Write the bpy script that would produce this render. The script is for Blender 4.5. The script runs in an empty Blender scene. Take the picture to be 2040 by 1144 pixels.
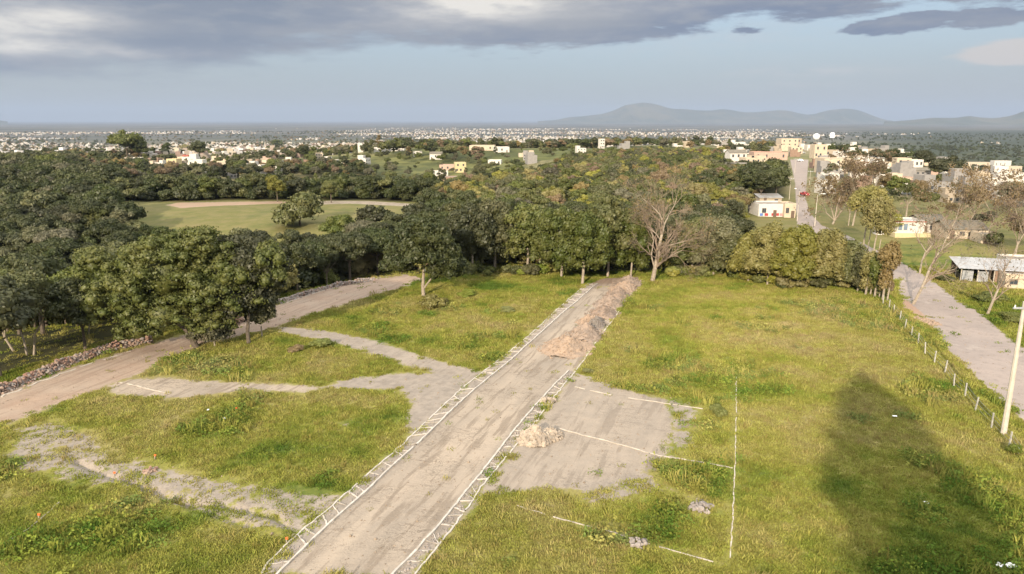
import bpy, math, random
import numpy as np
from mathutils import Vector, Matrix

# ------------------------------------------------------------------ camera
FPX, HC, PITCH = 1450.0, 28.0, math.atan(332 / 1450.0)      # measured on the 2040 px wide photo
SC = bpy.context.scene
COL = SC.collection
cd = bpy.data.cameras.new("camera"); cam = bpy.data.objects.new("camera", cd); COL.objects.link(cam)
cam.location = (0, 0, HC); cam.rotation_euler = (math.pi / 2 - PITCH, 0, 0)
cd.sensor_width = 36; cd.lens = 36 * FPX / 2040; cd.clip_start = 0.5; cd.clip_end = 120000
SC.camera = cam
# ------------------------------------------------------------------ light
SUN_AZ = math.radians(18)            # the shadows run away from the camera, 18 degrees to the right
SUN_EL = math.radians(20)
ld = bpy.data.lights.new("sun", 'SUN'); ld.energy = 4.1; ld.angle = math.radians(0.6); ld.color = (1.0, 0.85, 0.66)
sun = bpy.data.objects.new("sun", ld); COL.objects.link(sun)
sdir = Vector((math.sin(SUN_AZ) * math.cos(SUN_EL), math.cos(SUN_AZ) * math.cos(SUN_EL), -math.sin(SUN_EL)))
sun.rotation_euler = sdir.to_track_quat('-Z', 'Y').to_euler()
SC.view_settings.view_transform = 'Standard'; SC.view_settings.look = 'None'
SC.view_settings.exposure = 0.95; SC.view_settings.gamma = 1
EXPO = 2 ** SC.view_settings.exposure
try:
    SC.cycles.use_denoising = True; SC.cycles.max_bounces = 6; SC.cycles.diffuse_bounces = 3
    SC.cycles.glossy_bounces = 2; SC.cycles.transparent_max_bounces = 4; SC.cycles.volume_bounces = 1
except Exception: pass


class NT:
    """small helper round a node tree"""
    def __init__(s, tree):
        s.t = tree; tree.nodes.clear()
    def n(s, typ, ins=None, **kw):
        nd = s.t.nodes.new(typ)
        for k, v in kw.items(): setattr(nd, k, v)
        for k, v in (ins or {}).items(): s.put(nd.inputs[k], v)
        return nd
    def put(s, sock, v):
        if isinstance(v, bpy.types.NodeSocket): s.t.links.new(v, sock)
        elif isinstance(v, bpy.types.Node): s.t.links.new(v.outputs[0], sock)
        else:
            if isinstance(v, (tuple, list)) and len(v) == 3 and sock.type == 'RGBA': v = (*v, 1)
            sock.default_value = v
    def m(s, op, a, b=0.0, c=0.0, clamp=False):
        nd = s.n('ShaderNodeMath', {0: a, 1: b, 2: c}, operation=op); nd.use_clamp = clamp
        return nd.outputs[0]
    def vm(s, op, a, b=(0, 0, 0)):
        nd = s.n('ShaderNodeVectorMath', {0: a, 1: b}, operation=op); return nd.outputs[0]
    def mr(s, v, a, b, c=0.0, d=1.0, smooth=True):
        nd = s.n('ShaderNodeMapRange', {'Value': v, 'From Min': a, 'From Max': b, 'To Min': c, 'To Max': d})
        nd.interpolation_type = 'SMOOTHSTEP' if smooth else 'LINEAR'; return nd.outputs[0]
    def mix(s, f, a, b, typ='MIX'):
        nd = s.n('ShaderNodeMix', data_type='RGBA', blend_type=typ)
        s.put(nd.inputs[0], f); s.put(nd.inputs[6], a); s.put(nd.inputs[7], b); return nd.outputs[2]
    def noise(s, vec, scale, detail=4, rough=0.55, dist=0.0):
        nd = s.n('ShaderNodeTexNoise', {'Vector': vec, 'Scale': scale, 'Detail': detail, 'Roughness': rough, 'Distortion': dist})
        return nd.outputs[0]
    def ramp(s, v, stops):
        nd = s.n('ShaderNodeValToRGB', {0: v}); r = nd.color_ramp
        while len(r.elements) > 1: r.elements.remove(r.elements[0])
        r.elements[0].position = stops[0][0]; r.elements[0].color = (*stops[0][1], 1)
        for p, c in stops[1:]:
            e = r.elements.new(p); e.color = (*c, 1)
        return nd.outputs[0]
    def attr(s, name, typ='GEOMETRY', out=2):
        return s.n('ShaderNodeAttribute', attribute_name=name, attribute_type=typ).outputs[out]


def pix_dir(px, py):
    u = (px - 1020) / FPX; w = (py - 572) / FPX
    c, s_ = math.cos(PITCH), math.sin(PITCH)
    return np.array([u, c - w * s_, -s_ - w * c])

# ------------------------------------------------------------------ sky
wd = bpy.data.worlds.new("World"); SC.world = wd; wd.use_nodes = True
def build_world():
    t = NT(wd.node_tree)
    sky = t.n('ShaderNodeTexSky', sky_type='NISHITA', sun_disc=False)
    sky.sun_elevation = SUN_EL; sky.sun_rotation = math.pi + SUN_AZ
    sky.air_density = 1.0; sky.dust_density = 2.0; sky.ozone_density = 1.0; sky.altitude = 1500
    d = t.n('ShaderNodeTexCoord').outputs['Generated']
    sp = t.n('ShaderNodeSeparateXYZ', {0: d})
    x, y, z = sp.outputs
    az = t.m('ARCTAN2', x, y)
    # edge of the cloud deck (elevation against azimuth)
    def ae(px, py):
        v = pix_dir(px, py); v = v / np.linalg.norm(v)
        return math.atan2(v[0], v[1]), v[2]
    pts = [ae(*p) for p in ((0, 150), (350, 138), (520, 118), (720, 88), (900, 88), (1090, 98), (1250, 88), (1320, 66), (1450, 48), (1620, 26), (1760, 16), (1900, 20), (2040, 8))]
    u = t.mr(az, -0.75, 0.75, 0, 1, False)
    edge = t.m('MULTIPLY', t.ramp(u, [((a + .75) / 1.5, (e * 4,) * 3) for a, e in pts]), 0.25)
    vec = t.n('ShaderNodeCombineXYZ', {0: t.m('MULTIPLY', az, 9.0), 1: t.m('MULTIPLY', z, 42.0), 2: 3.0}).outputs[0]
    vecf = t.n('ShaderNodeCombineXYZ', {0: t.m('MULTIPLY', az, 20.0), 1: t.m('MULTIPLY', z, 75.0), 2: 8.0}).outputs[0]
    n1 = t.noise(vec, 1.0, 6, 0.62); n2 = t.noise(vecf, 1.0, 5, 0.55)
    e1 = t.m('SUBTRACT', z, edge)
    e1 = t.m('ADD', e1, t.m('MULTIPLY', t.m('SUBTRACT', n1, 0.5), 0.075))
    e1 = t.m('ADD', e1, t.m('MULTIPLY', t.m('SUBTRACT', n2, 0.5), 0.03))
    soft = t.mr(az, -0.45, 0.05, 0.042, 0.013, False)
    mask = t.mr(t.m('DIVIDE', e1, soft), -0.6, 0.6)
    # detached dark clouds on the right
    def blob(px, py, wx, wy, k=1.0):
        a, e = ae(px, py)
        dx = t.m('DIVIDE', t.m('SUBTRACT', az, a), wx / FPX); dy = t.m('DIVIDE', t.m('SUBTRACT', z, e), wy / FPX)
        g = t.m('ADD', t.m('MULTIPLY', dx, dx), t.m('MULTIPLY', dy, dy))
        return t.m('MULTIPLY', t.m('POWER', 2.718, t.m('MULTIPLY', g, -1.0)), k)
    dk = t.m('ADD', blob(1745, 56, 62, 15), t.m('ADD', blob(1835, 36, 34, 14), blob(1995, 34, 95, 22)))
    dk = t.m('ADD', dk, t.m('ADD', blob(1490, 60, 40, 7, .9), blob(1230, 82, 60, 10, .8)))
    dmask = t.mr(t.m('ADD', dk, t.m('MULTIPLY', t.m('SUBTRACT', n2, 0.5), 1.9)), 0.40, 0.68)
    mask = t.m('MAXIMUM', mask, dmask)
    hi = t.mr(z, 0.25, 0.6, 1, 0.5)                          # the deck breaks up overhead
    mask = t.m('MULTIPLY', mask, hi, clamp=True)
    # brightness inside the deck
    vb = t.n('ShaderNodeCombineXYZ', {0: t.m('MULTIPLY', az, 3.2), 1: t.m('MULTIPLY', z, 24.0), 2: 1.3}).outputs[0]
    n3 = t.noise(vb, 1.0, 4, 0.5)
    dark = t.mix(t.mr(az, -0.6, 0.6), (.235, .28, .36), (.185, .24, .36))
    dark = t.mix(t.mr(n3, .35, .65), dark, (.335, .36, .41))
    dark = t.mix(t.mr(n2, .45, .75, 0, .45), dark, (.40, .42, .45))
    lt = t.m('ADD', blob(960, 4, 105, 26, 1.35), t.m('ADD', blob(20, 50, 70, 34, .75), blob(150, 35, 70, 22, .55)))
    lt = t.m('ADD', lt, t.m('ADD', blob(100, 98, 160, 11, .5), blob(800, 35, 130, 22, .25)))
    lt = t.m('ADD', lt, blob(1150, 10, 260, 22, .25))
    lt = t.m('MULTIPLY', lt, t.mr(n2, .2, .75, .45, 1.35))
    cc = t.mix(t.m('MINIMUM', lt, 1.0), dark, (.88, .84, .78))
    k = 1 / EXPO
    cc = t.vm('MULTIPLY', cc, (k, k, k))
    # thin pale cloud low on the right and a cream one at the edge
    base = t.n('ShaderNodeVectorMath', {0: sky.outputs[0], 1: (0.085,) * 3}, operation='MULTIPLY').outputs[0]
    lowc = t.mix(t.mr(z, 0.0, 0.10), (.36, .385, .41), (.385, .445, .505))
    lowc = t.mix(t.m('MULTIPLY', t.mr(az, -.15, -.6), .6), lowc, (.40, .42, .435))
    lowc = t.mix(t.m('MULTIPLY', t.mr(az, .1, .5), t.mr(z, .10, .02)), lowc, (.375, .39, .435))
    lowc = t.vm('MULTIPLY', lowc, (k, k, k))
    lowf = t.mr(z, 0.35, 0.02, 0.0, 0.88)
    base = t.mix(lowf, base, lowc)
    cr = t.mr(t.m('ADD', t.m('ADD', blob(1985, 108, 75, 16, 1.0), blob(2060, 100, 60, 26, .8)), t.m('MULTIPLY', t.m('SUBTRACT', n2, .5), .9)), .35, .8)
    base = t.mix(t.m('MULTIPLY', cr, .75), base, tuple(v * k for v in (.74, .66, .61)))
    wis = t.m('ADD', blob(1610, 143, 120, 9, .55), blob(1560, 170, 90, 6, .3))
    wis = t.m('ADD', wis, blob(1400, 75, 260, 40, .25))
    base = t.mix(t.m('MULTIPLY', wis, t.mr(n2, .3, .7)), base, tuple(v * k for v in (.66, .64, .64)))
    col = t.mix(mask, base, cc)
    col = t.mix(t.mr(z, .16, .5), col, tuple(v * k for v in (2.3, 2.3, 2.25)))     # sky above the view, brightened to add fill light
    bg = t.n('ShaderNodeBackground', {0: col, 1: 1.0})
    t.n('ShaderNodeOutputWorld', {0: bg.outputs[0]})
build_world()

# ------------------------------------------------------------------ numeric helpers
def sst(a, b, v):
    q = np.clip((v - a) / (b - a), 0, 1); return q * q * (3 - 2 * q)
def _h(ix, iy, s):
    n = (ix * 374761393 + iy * 668265263 + s * 982451653) & 0x7fffffff
    n = ((n ^ (n >> 13)) * 1274126177) & 0x7fffffff
    return ((n ^ (n >> 16)) & 0xffff) / 65535.0
def vn(x, y, s=0):
    x = np.asarray(x, float); y = np.asarray(y, float)
    ix = np.floor(x).astype(np.int64); iy = np.floor(y).astype(np.int64)
    fx = x - ix; fy = y - iy; fx = fx * fx * (3 - 2 * fx); fy = fy * fy * (3 - 2 * fy)
    a = _h(ix, iy, s); b = _h(ix + 1, iy, s); c = _h(ix, iy + 1, s); d = _h(ix + 1, iy + 1, s)
    return (a + (b - a) * fx) * (1 - fy) + (c + (d - c) * fx) * fy - 0.5
def seg_dist(x, y, P):
    x = np.asarray(x, float); y = np.asarray(y, float); best = np.full(x.shape, 1e9)
    for (ax, ay), (bx, by) in zip(P[:-1], P[1:]):
        dx, dy = bx - ax, by - ay; L = dx * dx + dy * dy + 1e-9
        q = np.clip(((x - ax) * dx + (y - ay) * dy) / L, 0, 1)
        best = np.minimum(best, np.hypot(x - ax - q * dx, y - ay - q * dy))
    return best
def poly_sdf(x, y, P):
    """signed distance, positive inside"""
    x = np.asarray(x, float); y = np.asarray(y, float)
    d = seg_dist(x, y, list(P) + [P[0]]); ins = np.zeros(x.shape, bool)
    for (ax, ay), (bx, by) in zip(P, list(P[1:]) + [P[0]]):
        c = (ay > y) != (by > y)
        xs = (bx - ax) * (y - ay) / ((by - ay) if abs(by - ay) > 1e-9 else 1e-9) + ax
        ins ^= c & (x < xs)
    return np.where(ins, d, -d)
def G0(px, py, z=0.0):
    d = pix_dir(px, py); t = (HC - z) / -d[2]; return (d[0] * t, d[1] * t)
def PL0(pts): return [G0(*p) for p in pts]

# ------------------------------------------------------------------ terrain
AZK = [-3.2, -1.5, -.75, -.45, -.25, 0, .15, .28, .36, .42, .46, .50, .55, .613, .70, .9, 1.6, 3.2]
STA = [500, 400, 300, 320, 400, 520, 700, 850, 820, 800, 720, 560, 440, 370, 340, 340, 400, 500]
WID = [1500, 1500, 1700, 1900, 1800, 1500, 1200, 700, 450, 350, 260, 240, 220, 220, 220, 300, 800, 1500]
RAV = [(-8, 166), (-45, 158), (-85, 150), (-125, 152), (-210, 175)]
FENCE = PL0([(1745, 583), (1781, 627), (1843, 705), (1900, 770), (1975, 855), (2075, 965)])
TRENCH = PL0([(150, 915), (205, 938), (262, 955), (330, 985), (372, 1000), (430, 1008), (500, 1022), (545, 1030), (572, 1048)])
TRENCH2 = PL0([(372, 1000), (385, 1012), (450, 1034), (500, 1050)])
def side(x, y, P):      # >0 on the right of the polyline's direction of travel towards the camera
    (ax, ay), (bx, by) = P[0], P[-1]
    dx, dy = bx - ax, by - ay; L = math.hypot(dx, dy)
    return -((x - ax) * dy - (y - ay) * dx) / L
def terrain(x, y):
    x = np.asarray(x, float); y = np.asarray(y, float)
    r = np.hypot(x, y); az = np.arctan2(x, y)
    st = np.interp(az, AZK, STA); wi = np.interp(az, AZK, WID)
    z = -70 * sst(0, 1, (r - st) / wi)
    hill = sst(330, 800, r) * (1 - sst(2500, 6000, r)) * (1 - sst(.22, .30, az) * (1 - sst(900, 1300, r)))
    z = z + hill * (vn(x / 230, y / 230, 3) * 9 + vn(x / 90, y / 90, 4) * 3)
    z = z + sst(3000, 9000, r) * (vn(x / 2600, y / 2600, 5) * 22)
    bx, by = -105, 700
    z = z - 15 * sst(325, 420, r) * (1 - sst(430, 690, r)) * sst(-.56, -.46, az) * (1 - sst(-.03, .10, az))
    z = z + 6 * np.exp(-(((x - bx) / 120) ** 2 + ((y - by) / 70) ** 2))
    near = 1 - sst(260, 400, r)
    sg = 14 + 0.16 * np.abs(np.minimum(x, 0))
    rd = seg_dist(x, y, RAV)
    z = z - near * (4.5 * sst(-2, 25, -x) + 9.5 * sst(28, 58, -x)) * np.exp(-0.5 * (rd / sg) ** 2)
    z = z + near * (vn(x / 17, y / 17, 7) * .6 + vn(x / 5, y / 5, 8) * .12 + vn(x / 1.3, y / 1.3, 9) * .05)
    s_ = side(x, y, FENCE)
    z = z - near * 1.3 * sst(0.6, 4.2, s_) * (1 - sst(120, 175, y)) * sst(-10, 20, y)
    tr = seg_dist(x, y, TRENCH); z = z - .34 * np.exp(-(tr / .34) ** 2)
    tr = seg_dist(x, y, TRENCH2); z = z - .25 * np.exp(-(tr / .33) ** 2)
    tr = seg_dist(x, y, TRENCH); z = z + .05 * np.exp(-((tr - 1.3) / .6) ** 2) * (0.5 + vn(x / .7, y / .7, 12))
    # small rise of the clearing's far rim
    return z
_TS = np.concatenate([np.geomspace(20, 1500, 2600), np.geomspace(1505, 60000, 900)])
def G(px, py):
    d = pix_dir(px, py)
    X = d[0] * _TS; Y = d[1] * _TS; Z = HC + d[2] * _TS - terrain(d[0] * _TS, d[1] * _TS)
    i = np.argmax(Z < 0)
    if not (Z < 0).any(): return None
    i = max(i, 1); a = Z[i - 1] / (Z[i - 1] - Z[i]); t = _TS[i - 1] + a * (_TS[i] - _TS[i - 1])
    return (d[0] * t, d[1] * t)
def TZ(x, y): return float(terrain(np.array([x]), np.array([y]))[0])
def G3(px, py):
    x, y = G(px, py); return (x, y, TZ(x, y))
def depth(x, y, z=0.0):       # distance along the view axis: metres per pixel = depth / FPX
    return y * math.cos(PITCH) + (HC - z) * math.sin(PITCH)
def proj(x, y, z):
    t = y * math.cos(PITCH) + (HC - z) * math.sin(PITCH)
    v = (-(z - HC) * math.cos(PITCH) + -y * math.sin(PITCH))
    return 1020 + FPX * x / t, 572 + FPX * v / t
def PL(pts): return [G(*p) for p in pts]

# ------------------------------------------------------------------ outlines on the ground
KL_OUT = PL([(520, 1144), (535, 1121), (584, 1073), (654, 1015), (696, 978), (745, 935), (808, 880), (867, 824), (920, 774), (986, 724), (1045, 676), (1122, 606), (1172, 565)])
KL_IN = PL([(548, 1150), (605, 1094), (668, 1034), (724, 985), (790, 922), (843, 875), (916, 803), (1014, 721), (1112, 632), (1164, 588), (1190, 566)])
KR_IN = PL([(780, 1150), (871, 1052), (920, 990), (951, 954), (983, 912), (1024, 859), (1066, 810), (1105, 767), (1133, 740)])
KR_OUT = PL([(822, 1150), (881, 1078), (920, 1027), (955, 975), (990, 933), (1028, 887), (1070, 838), (1105, 790), (1143, 744)])
ROAD_R2 = PL([(1143, 744), (1196, 669), (1224, 634), (1274, 562)])
MAIN = KL_IN + PL([(1200, 556), (1272, 554)]) + ROAD_R2[::-1] + KR_IN[::-1]
MAINK = KL_OUT + PL([(1200, 554), (1274, 552)]) + ROAD_R2[::-1] + KR_OUT[::-1]
PAD = KR_OUT[1:] + PL([(1160, 745), (1230, 772), (1330, 797), (1345, 850), (1330, 905), (1285, 945), (1190, 978), (1090, 976), (965, 988)])
LROAD = PL([(-120, 905), (0, 848), (90, 818), (200, 775), (285, 742), (330, 712), (400, 690), (480, 668), (552, 652), (620, 627), (740, 590), (800, 574), (850, 556), (800, 546), (720, 556), (650, 574), (560, 602), (480, 632), (380, 664), (260, 696), (130, 736), (0, 784), (-120, 832)])
PATH1 = PL([(550, 650), (640, 656), (740, 676), (860, 714), (980, 744), (930, 766), (870, 746), (760, 712), (650, 678), (552, 664)])
GPATCH = PL([(640, 772), (700, 752), (790, 744), (880, 742), (945, 748), (930, 770), (905, 798), (830, 868), (812, 862), (806, 830), (822, 800), (790, 775), (700, 778)])
PATH2 = PL([(205, 768), (250, 756), (330, 750), (420, 757), (520, 762), (640, 768), (650, 776), (600, 783), (500, 780), (400, 790), (330, 797), (260, 790), (215, 785)])
BARE = [PL([(90, 925), (165, 900), (300, 915), (420, 945), (560, 968), (700, 985), (660, 1020), (590, 1078), (520, 1060), (440, 1046), (350, 1014), (230, 975), (110, 962)]),
        PL([(20, 850), (110, 835), (190, 862), (240, 905), (160, 935), (60, 950), (0, 930)]),
        PL([(1370, 990), (1430, 992), (1442, 1022), (1390, 1030)]), PL([(672, 838), (700, 842), (706, 858), (684, 860)]),
        PL([(1320, 790), (1400, 800), (1390, 880), (1330, 930)]), PL([(1100, 960), (1300, 930), (1350, 985), (1180, 1010)]),
        PL([(1210, 1040), (1290, 1050), (1300, 1085), (1230, 1080)])]
ROADP = PL([(1783, 524), (1792, 586), (1842, 629), (1871, 668), (1904, 716), (1956, 760), (1989, 797), (2045, 842), (2140, 930), (2260, 800), (2140, 740), (2040, 692), (2013, 675), (1960, 627), (1904, 594), (1866, 565), (1822, 536)])
ROADP2 = PL([(1588, 455), (1606, 462), (1665, 478), (1712, 506), (1783, 560), (1822, 540), (1790, 518), (1742, 496), (1690, 470), (1640, 450)])
STREET = PL([(1574, 318), (1584, 365), (1585, 396), (1588, 456), (1640, 452), (1614, 425), (1605, 396), (1607, 366), (1611, 318)])
VERGE = PL([(1790, 590), (1815, 598), (1870, 640), (1862, 662), (1825, 628), (1796, 612)])
CLEAR = PL([(225, 402), (330, 404), (560, 402), (720, 400), (880, 408), (900, 420), (820, 446), (600, 458), (420, 462), (330, 455), (250, 432)])
RIM1 = PL([(330, 409), (352, 404), (420, 403), (560, 401), (590, 404), (500, 408), (420, 411), (360, 415)])
RIM2 = PL([(600, 404), (660, 400), (740, 401), (820, 406), (862, 416), (850, 420), (800, 411), (700, 406), (620, 408)])
WOODL = [PL0([(-300, 760), (-300, 300), (0, 318), (240, 335), (228, 400), (222, 432), (250, 470), (330, 490), (470, 490), (600, 512), (820, 486), (868, 440), (890, 405), (1150, 330), (1300, 304), (1465, 308), (1480, 345), (1570, 350), (1572, 395), (1480, 400), (1480, 446), (1462, 470), (1468, 545), (1180, 548), (1000, 530), (880, 545), (800, 545), (700, 556), (560, 590), (440, 625), (230, 690), (60, 745), (-300, 850)]),
         PL0([(228, 400), (232, 366), (460, 356), (700, 370), (880, 398), (868, 404), (600, 398), (330, 400)]),
         PL0([(1460, 560), (1462, 500), (1560, 470), (1660, 490), (1700, 540), (1690, 572), (1560, 572)])]

# ------------------------------------------------------------------ object helpers
def link(o): COL.objects.link(o); return o
def mesh(name, V, F, mats=(), smooth=False, mi=None):
    me = bpy.data.meshes.new(name)
    V = np.asarray(V, np.float32)
    if isinstance(F, np.ndarray):
        k = F.shape[1]; me.vertices.add(len(V)); me.vertices.foreach_set('co', V.ravel())
        me.loops.add(F.size); me.loops.foreach_set('vertex_index', F.astype(np.int32).ravel())
        me.polygons.add(len(F)); me.polygons.foreach_set('loop_start', np.arange(0, F.size, k, dtype=np.int32))
        me.update(calc_edges=True)
    else:
        me.from_pydata([tuple(map(float, v)) for v in V], [], F)
    for m_ in mats: me.materials.append(m_)
    if mi is not None: me.polygons.foreach_set('material_index', np.asarray(mi, np.int32))
    me.polygons.foreach_set('use_smooth', np.full(len(me.polygons), smooth))
    me.update(); return me
def ob(name, me, parent=None, loc=(0, 0, 0), rot=0.0, scale=1.0):
    o = bpy.data.objects.new(name, me); link(o)
    o.location = loc; o.rotation_euler = (0, 0, rot) if not isinstance(rot, (tuple, list)) else rot
    o.scale = (scale,) * 3 if not isinstance(scale, (tuple, list)) else scale
    if parent is not None: o.parent = parent
    return o
def tag(o, label=None, cat=None, group=None, kind=None):
    if label: o['label'] = label
    if cat: o['category'] = cat
    if group: o['group'] = group
    if kind: o['kind'] = kind
    return o
def thing(name, label, cat, loc, rot=0.0, group=None):
    return tag(ob(name, None, None, loc, rot), label, cat, group)
class MB:
    """collects boxes, tubes and rocks of one mesh"""
    def __init__(s): s.v = []; s.f = []; s.m = []
    def add(s, V, F, m=0):
        b = len(s.v); s.v += [tuple(map(float, p)) for p in V]; s.f += [tuple(b + i for i in f) for f in F]; s.m += [m] * len(F)
    def box(s, x0, x1, y0, y1, z0, z1, m=0, bottom=False):
        V = [(x0, y0, z0), (x1, y0, z0), (x1, y1, z0), (x0, y1, z0), (x0, y0, z1), (x1, y0, z1), (x1, y1, z1), (x0, y1, z1)]
        F = [(4, 5, 6, 7), (0, 1, 5, 4), (1, 2, 6, 5), (2, 3, 7, 6), (3, 0, 4, 7)]
        if bottom: F.append((3, 2, 1, 0))
        s.add(V, F, m)
    def tube(s, P, R, n=6, m=0, cap=True):
        V = []; F = []
        P = [Vector(p) for p in P]
        for i, p in enumerate(P):
            d = (P[min(i + 1, len(P) - 1)] - P[max(i - 1, 0)]).normalized()
            a = d.orthogonal().normalized() if abs(d.z) > .95 else Vector((0, 0, 1)).cross(d).normalized()
            b = d.cross(a)
            for k in range(n):
                th = 2 * math.pi * k / n; V.append(p + (a * math.cos(th) + b * math.sin(th)) * R[i])
        for i in range(len(P) - 1):
            for k in range(n):
                F.append((i * n + k, i * n + (k + 1) % n, (i + 1) * n + (k + 1) % n, (i + 1) * n + k))
        if cap: F.append(tuple(range((len(P) - 1) * n, len(P) * n)))
        s.add(V, F, m)
    def build(s, name, mats, smooth=False):
        me = mesh(name, s.v, s.f, mats, smooth)
        if len(mats) > 1: me.polygons.foreach_set('material_index', np.array(s.m, np.int32))
        return me
_ph = (1 + 5 ** .5) / 2
ICO_V = np.array([(-1, _ph, 0), (1, _ph, 0), (-1, -_ph, 0), (1, -_ph, 0), (0, -1, _ph), (0, 1, _ph), (0, -1, -_ph), (0, 1, -_ph), (_ph, 0, -1), (_ph, 0, 1), (-_ph, 0, -1), (-_ph, 0, 1)]) / math.hypot(1, _ph)
ICO_F = np.array([(0, 11, 5), (0, 5, 1), (0, 1, 7), (0, 7, 10), (0, 10, 11), (1, 5, 9), (5, 11, 4), (11, 10, 2), (10, 7, 6), (7, 1, 8), (3, 9, 4), (3, 4, 2), (3, 2, 6), (3, 6, 8), (3, 8, 9), (4, 9, 5), (2, 4, 11), (6, 2, 10), (8, 6, 7), (9, 8, 1)])
def ico2():
    V = [tuple(v) for v in ICO_V]; F = []; c = {}
    def mid(a, b):
        k = (min(a, b), max(a, b))
        if k not in c:
            p = np.array(V[a]) + np.array(V[b]); V.append(tuple(p / np.linalg.norm(p))); c[k] = len(V) - 1
        return c[k]
    for a, b, d in ICO_F:
        x, y, z = mid(a, b), mid(b, d), mid(d, a); F += [(a, x, z), (b, y, x), (d, z, y), (x, y, z)]
    return np.array(V), np.array(F)
ICO2_V, ICO2_F = ico2()
def rocks(rng, P, S):
    """many angular stones as one vertex/face array"""
    n = len(P); base = np.repeat(ICO_V[None], n, 0) * rng.uniform(.65, 1.25, (n, 12, 1)) * rng.uniform(.55, 1.2, (n, 1, 3))
    a = rng.uniform(0, 6.28, n); c, s_ = np.cos(a)[:, None], np.sin(a)[:, None]
    x = base[:, :, 0] * c - base[:, :, 1] * s_; y = base[:, :, 0] * s_ + base[:, :, 1] * c
    V = np.stack([x, y, base[:, :, 2]], -1) * np.asarray(S)[:, None, None] + np.asarray(P)[:, None, :]
    F = (ICO_F[None] + (np.arange(n) * 12)[:, None, None])
    return V.reshape(-1, 3), F.reshape(-1, 3)

# ------------------------------------------------------------------ materials
def mat(name):
    m_ = bpy.data.materials.new(name); m_.use_nodes = True; return m_, NT(m_.node_tree)
def finish(t, col, rough=.85, bump=None, bs=.3, bd=.1, spec=.3, extra=None, metal=0.0):
    b = t.n('ShaderNodeBsdfPrincipled', {'Base Color': col, 'Roughness': rough, 'Specular IOR Level': spec, 'Metallic': metal})
    if bump is not None:
        bn = t.n('ShaderNodeBump', {'Height': bump, 'Strength': bs, 'Distance': bd}); t.put(b.inputs['Normal'], bn.outputs[0])
    t.n('ShaderNodeOutputMaterial', {0: b.outputs[0]})
def surf(name, c, var=.25, scale=1.0, rough=.85, bs=.3, bd=.03, spec=.3, c2=None, stain=None, metal=0.0):
    m_, t = mat(name)
    p = t.n('ShaderNodeTexCoord').outputs['Object']
    n = t.noise(p, scale, 6, .6); n2 = t.noise(p, scale * 6, 4, .6)
    c2 = c2 or tuple(v * (1 - var) for v in c)
    col = t.mix(t.mr(n, .35, .65), c, c2)
    col = t.mix(t.m('MULTIPLY', t.mr(n2, .45, .75), .35), col, tuple(v * .6 for v in c))
    if stain: col = t.mix(t.m('MULTIPLY', t.mr(t.noise(p, scale * .6, 5, .7), .52, .68), .8), col, stain)
    finish(t, col, rough, n2, bs, bd, spec, metal=metal); return m_

def grass_col(t, p):
    """one colour field in ground coordinates, shared by the soil cover and the grass growing on it"""
    big = t.noise(p, .035, 3, .5); mid = t.noise(p, .16, 4, .6); fine = t.noise(p, 1.1, 4, .65)
    v = t.m('ADD', t.m('MULTIPLY', big, .5), t.m('ADD', t.m('MULTIPLY', mid, .65), t.m('MULTIPLY', fine, .2)))
    s3 = t.n('ShaderNodeSeparateXYZ', {0: p}).outputs
    def spot(px, py, rx, ry, k):           # ground where the cover is drier or fresher
        a, b_ = G0(px, py); dx = t.m('DIVIDE', t.m('SUBTRACT', s3[0], a), rx); dy = t.m('DIVIDE', t.m('SUBTRACT', s3[1], b_), ry)
        return t.m('MULTIPLY', t.m('POWER', 2.718, t.m('MULTIPLY', t.m('ADD', t.m('MULTIPLY', dx, dx), t.m('MULTIPLY', dy, dy)), -1.0)), k)
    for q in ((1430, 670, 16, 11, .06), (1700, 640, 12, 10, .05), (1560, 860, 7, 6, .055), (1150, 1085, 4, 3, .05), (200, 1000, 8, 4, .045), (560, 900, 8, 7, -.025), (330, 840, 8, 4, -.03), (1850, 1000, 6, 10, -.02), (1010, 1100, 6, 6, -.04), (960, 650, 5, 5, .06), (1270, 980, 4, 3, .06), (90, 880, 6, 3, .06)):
        v = t.m('ADD', v, spot(*q))
    v = t.m('SUBTRACT', v, t.mr(s3[1], 108, 128, 0, .04))
    return t.ramp(v, [(.50, (.080, .128, .020)), (.58, (.160, .190, .032)), (.65, (.230, .232, .048)), (.73, (.262, .245, .068)), (.86, (.285, .248, .10))])

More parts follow.
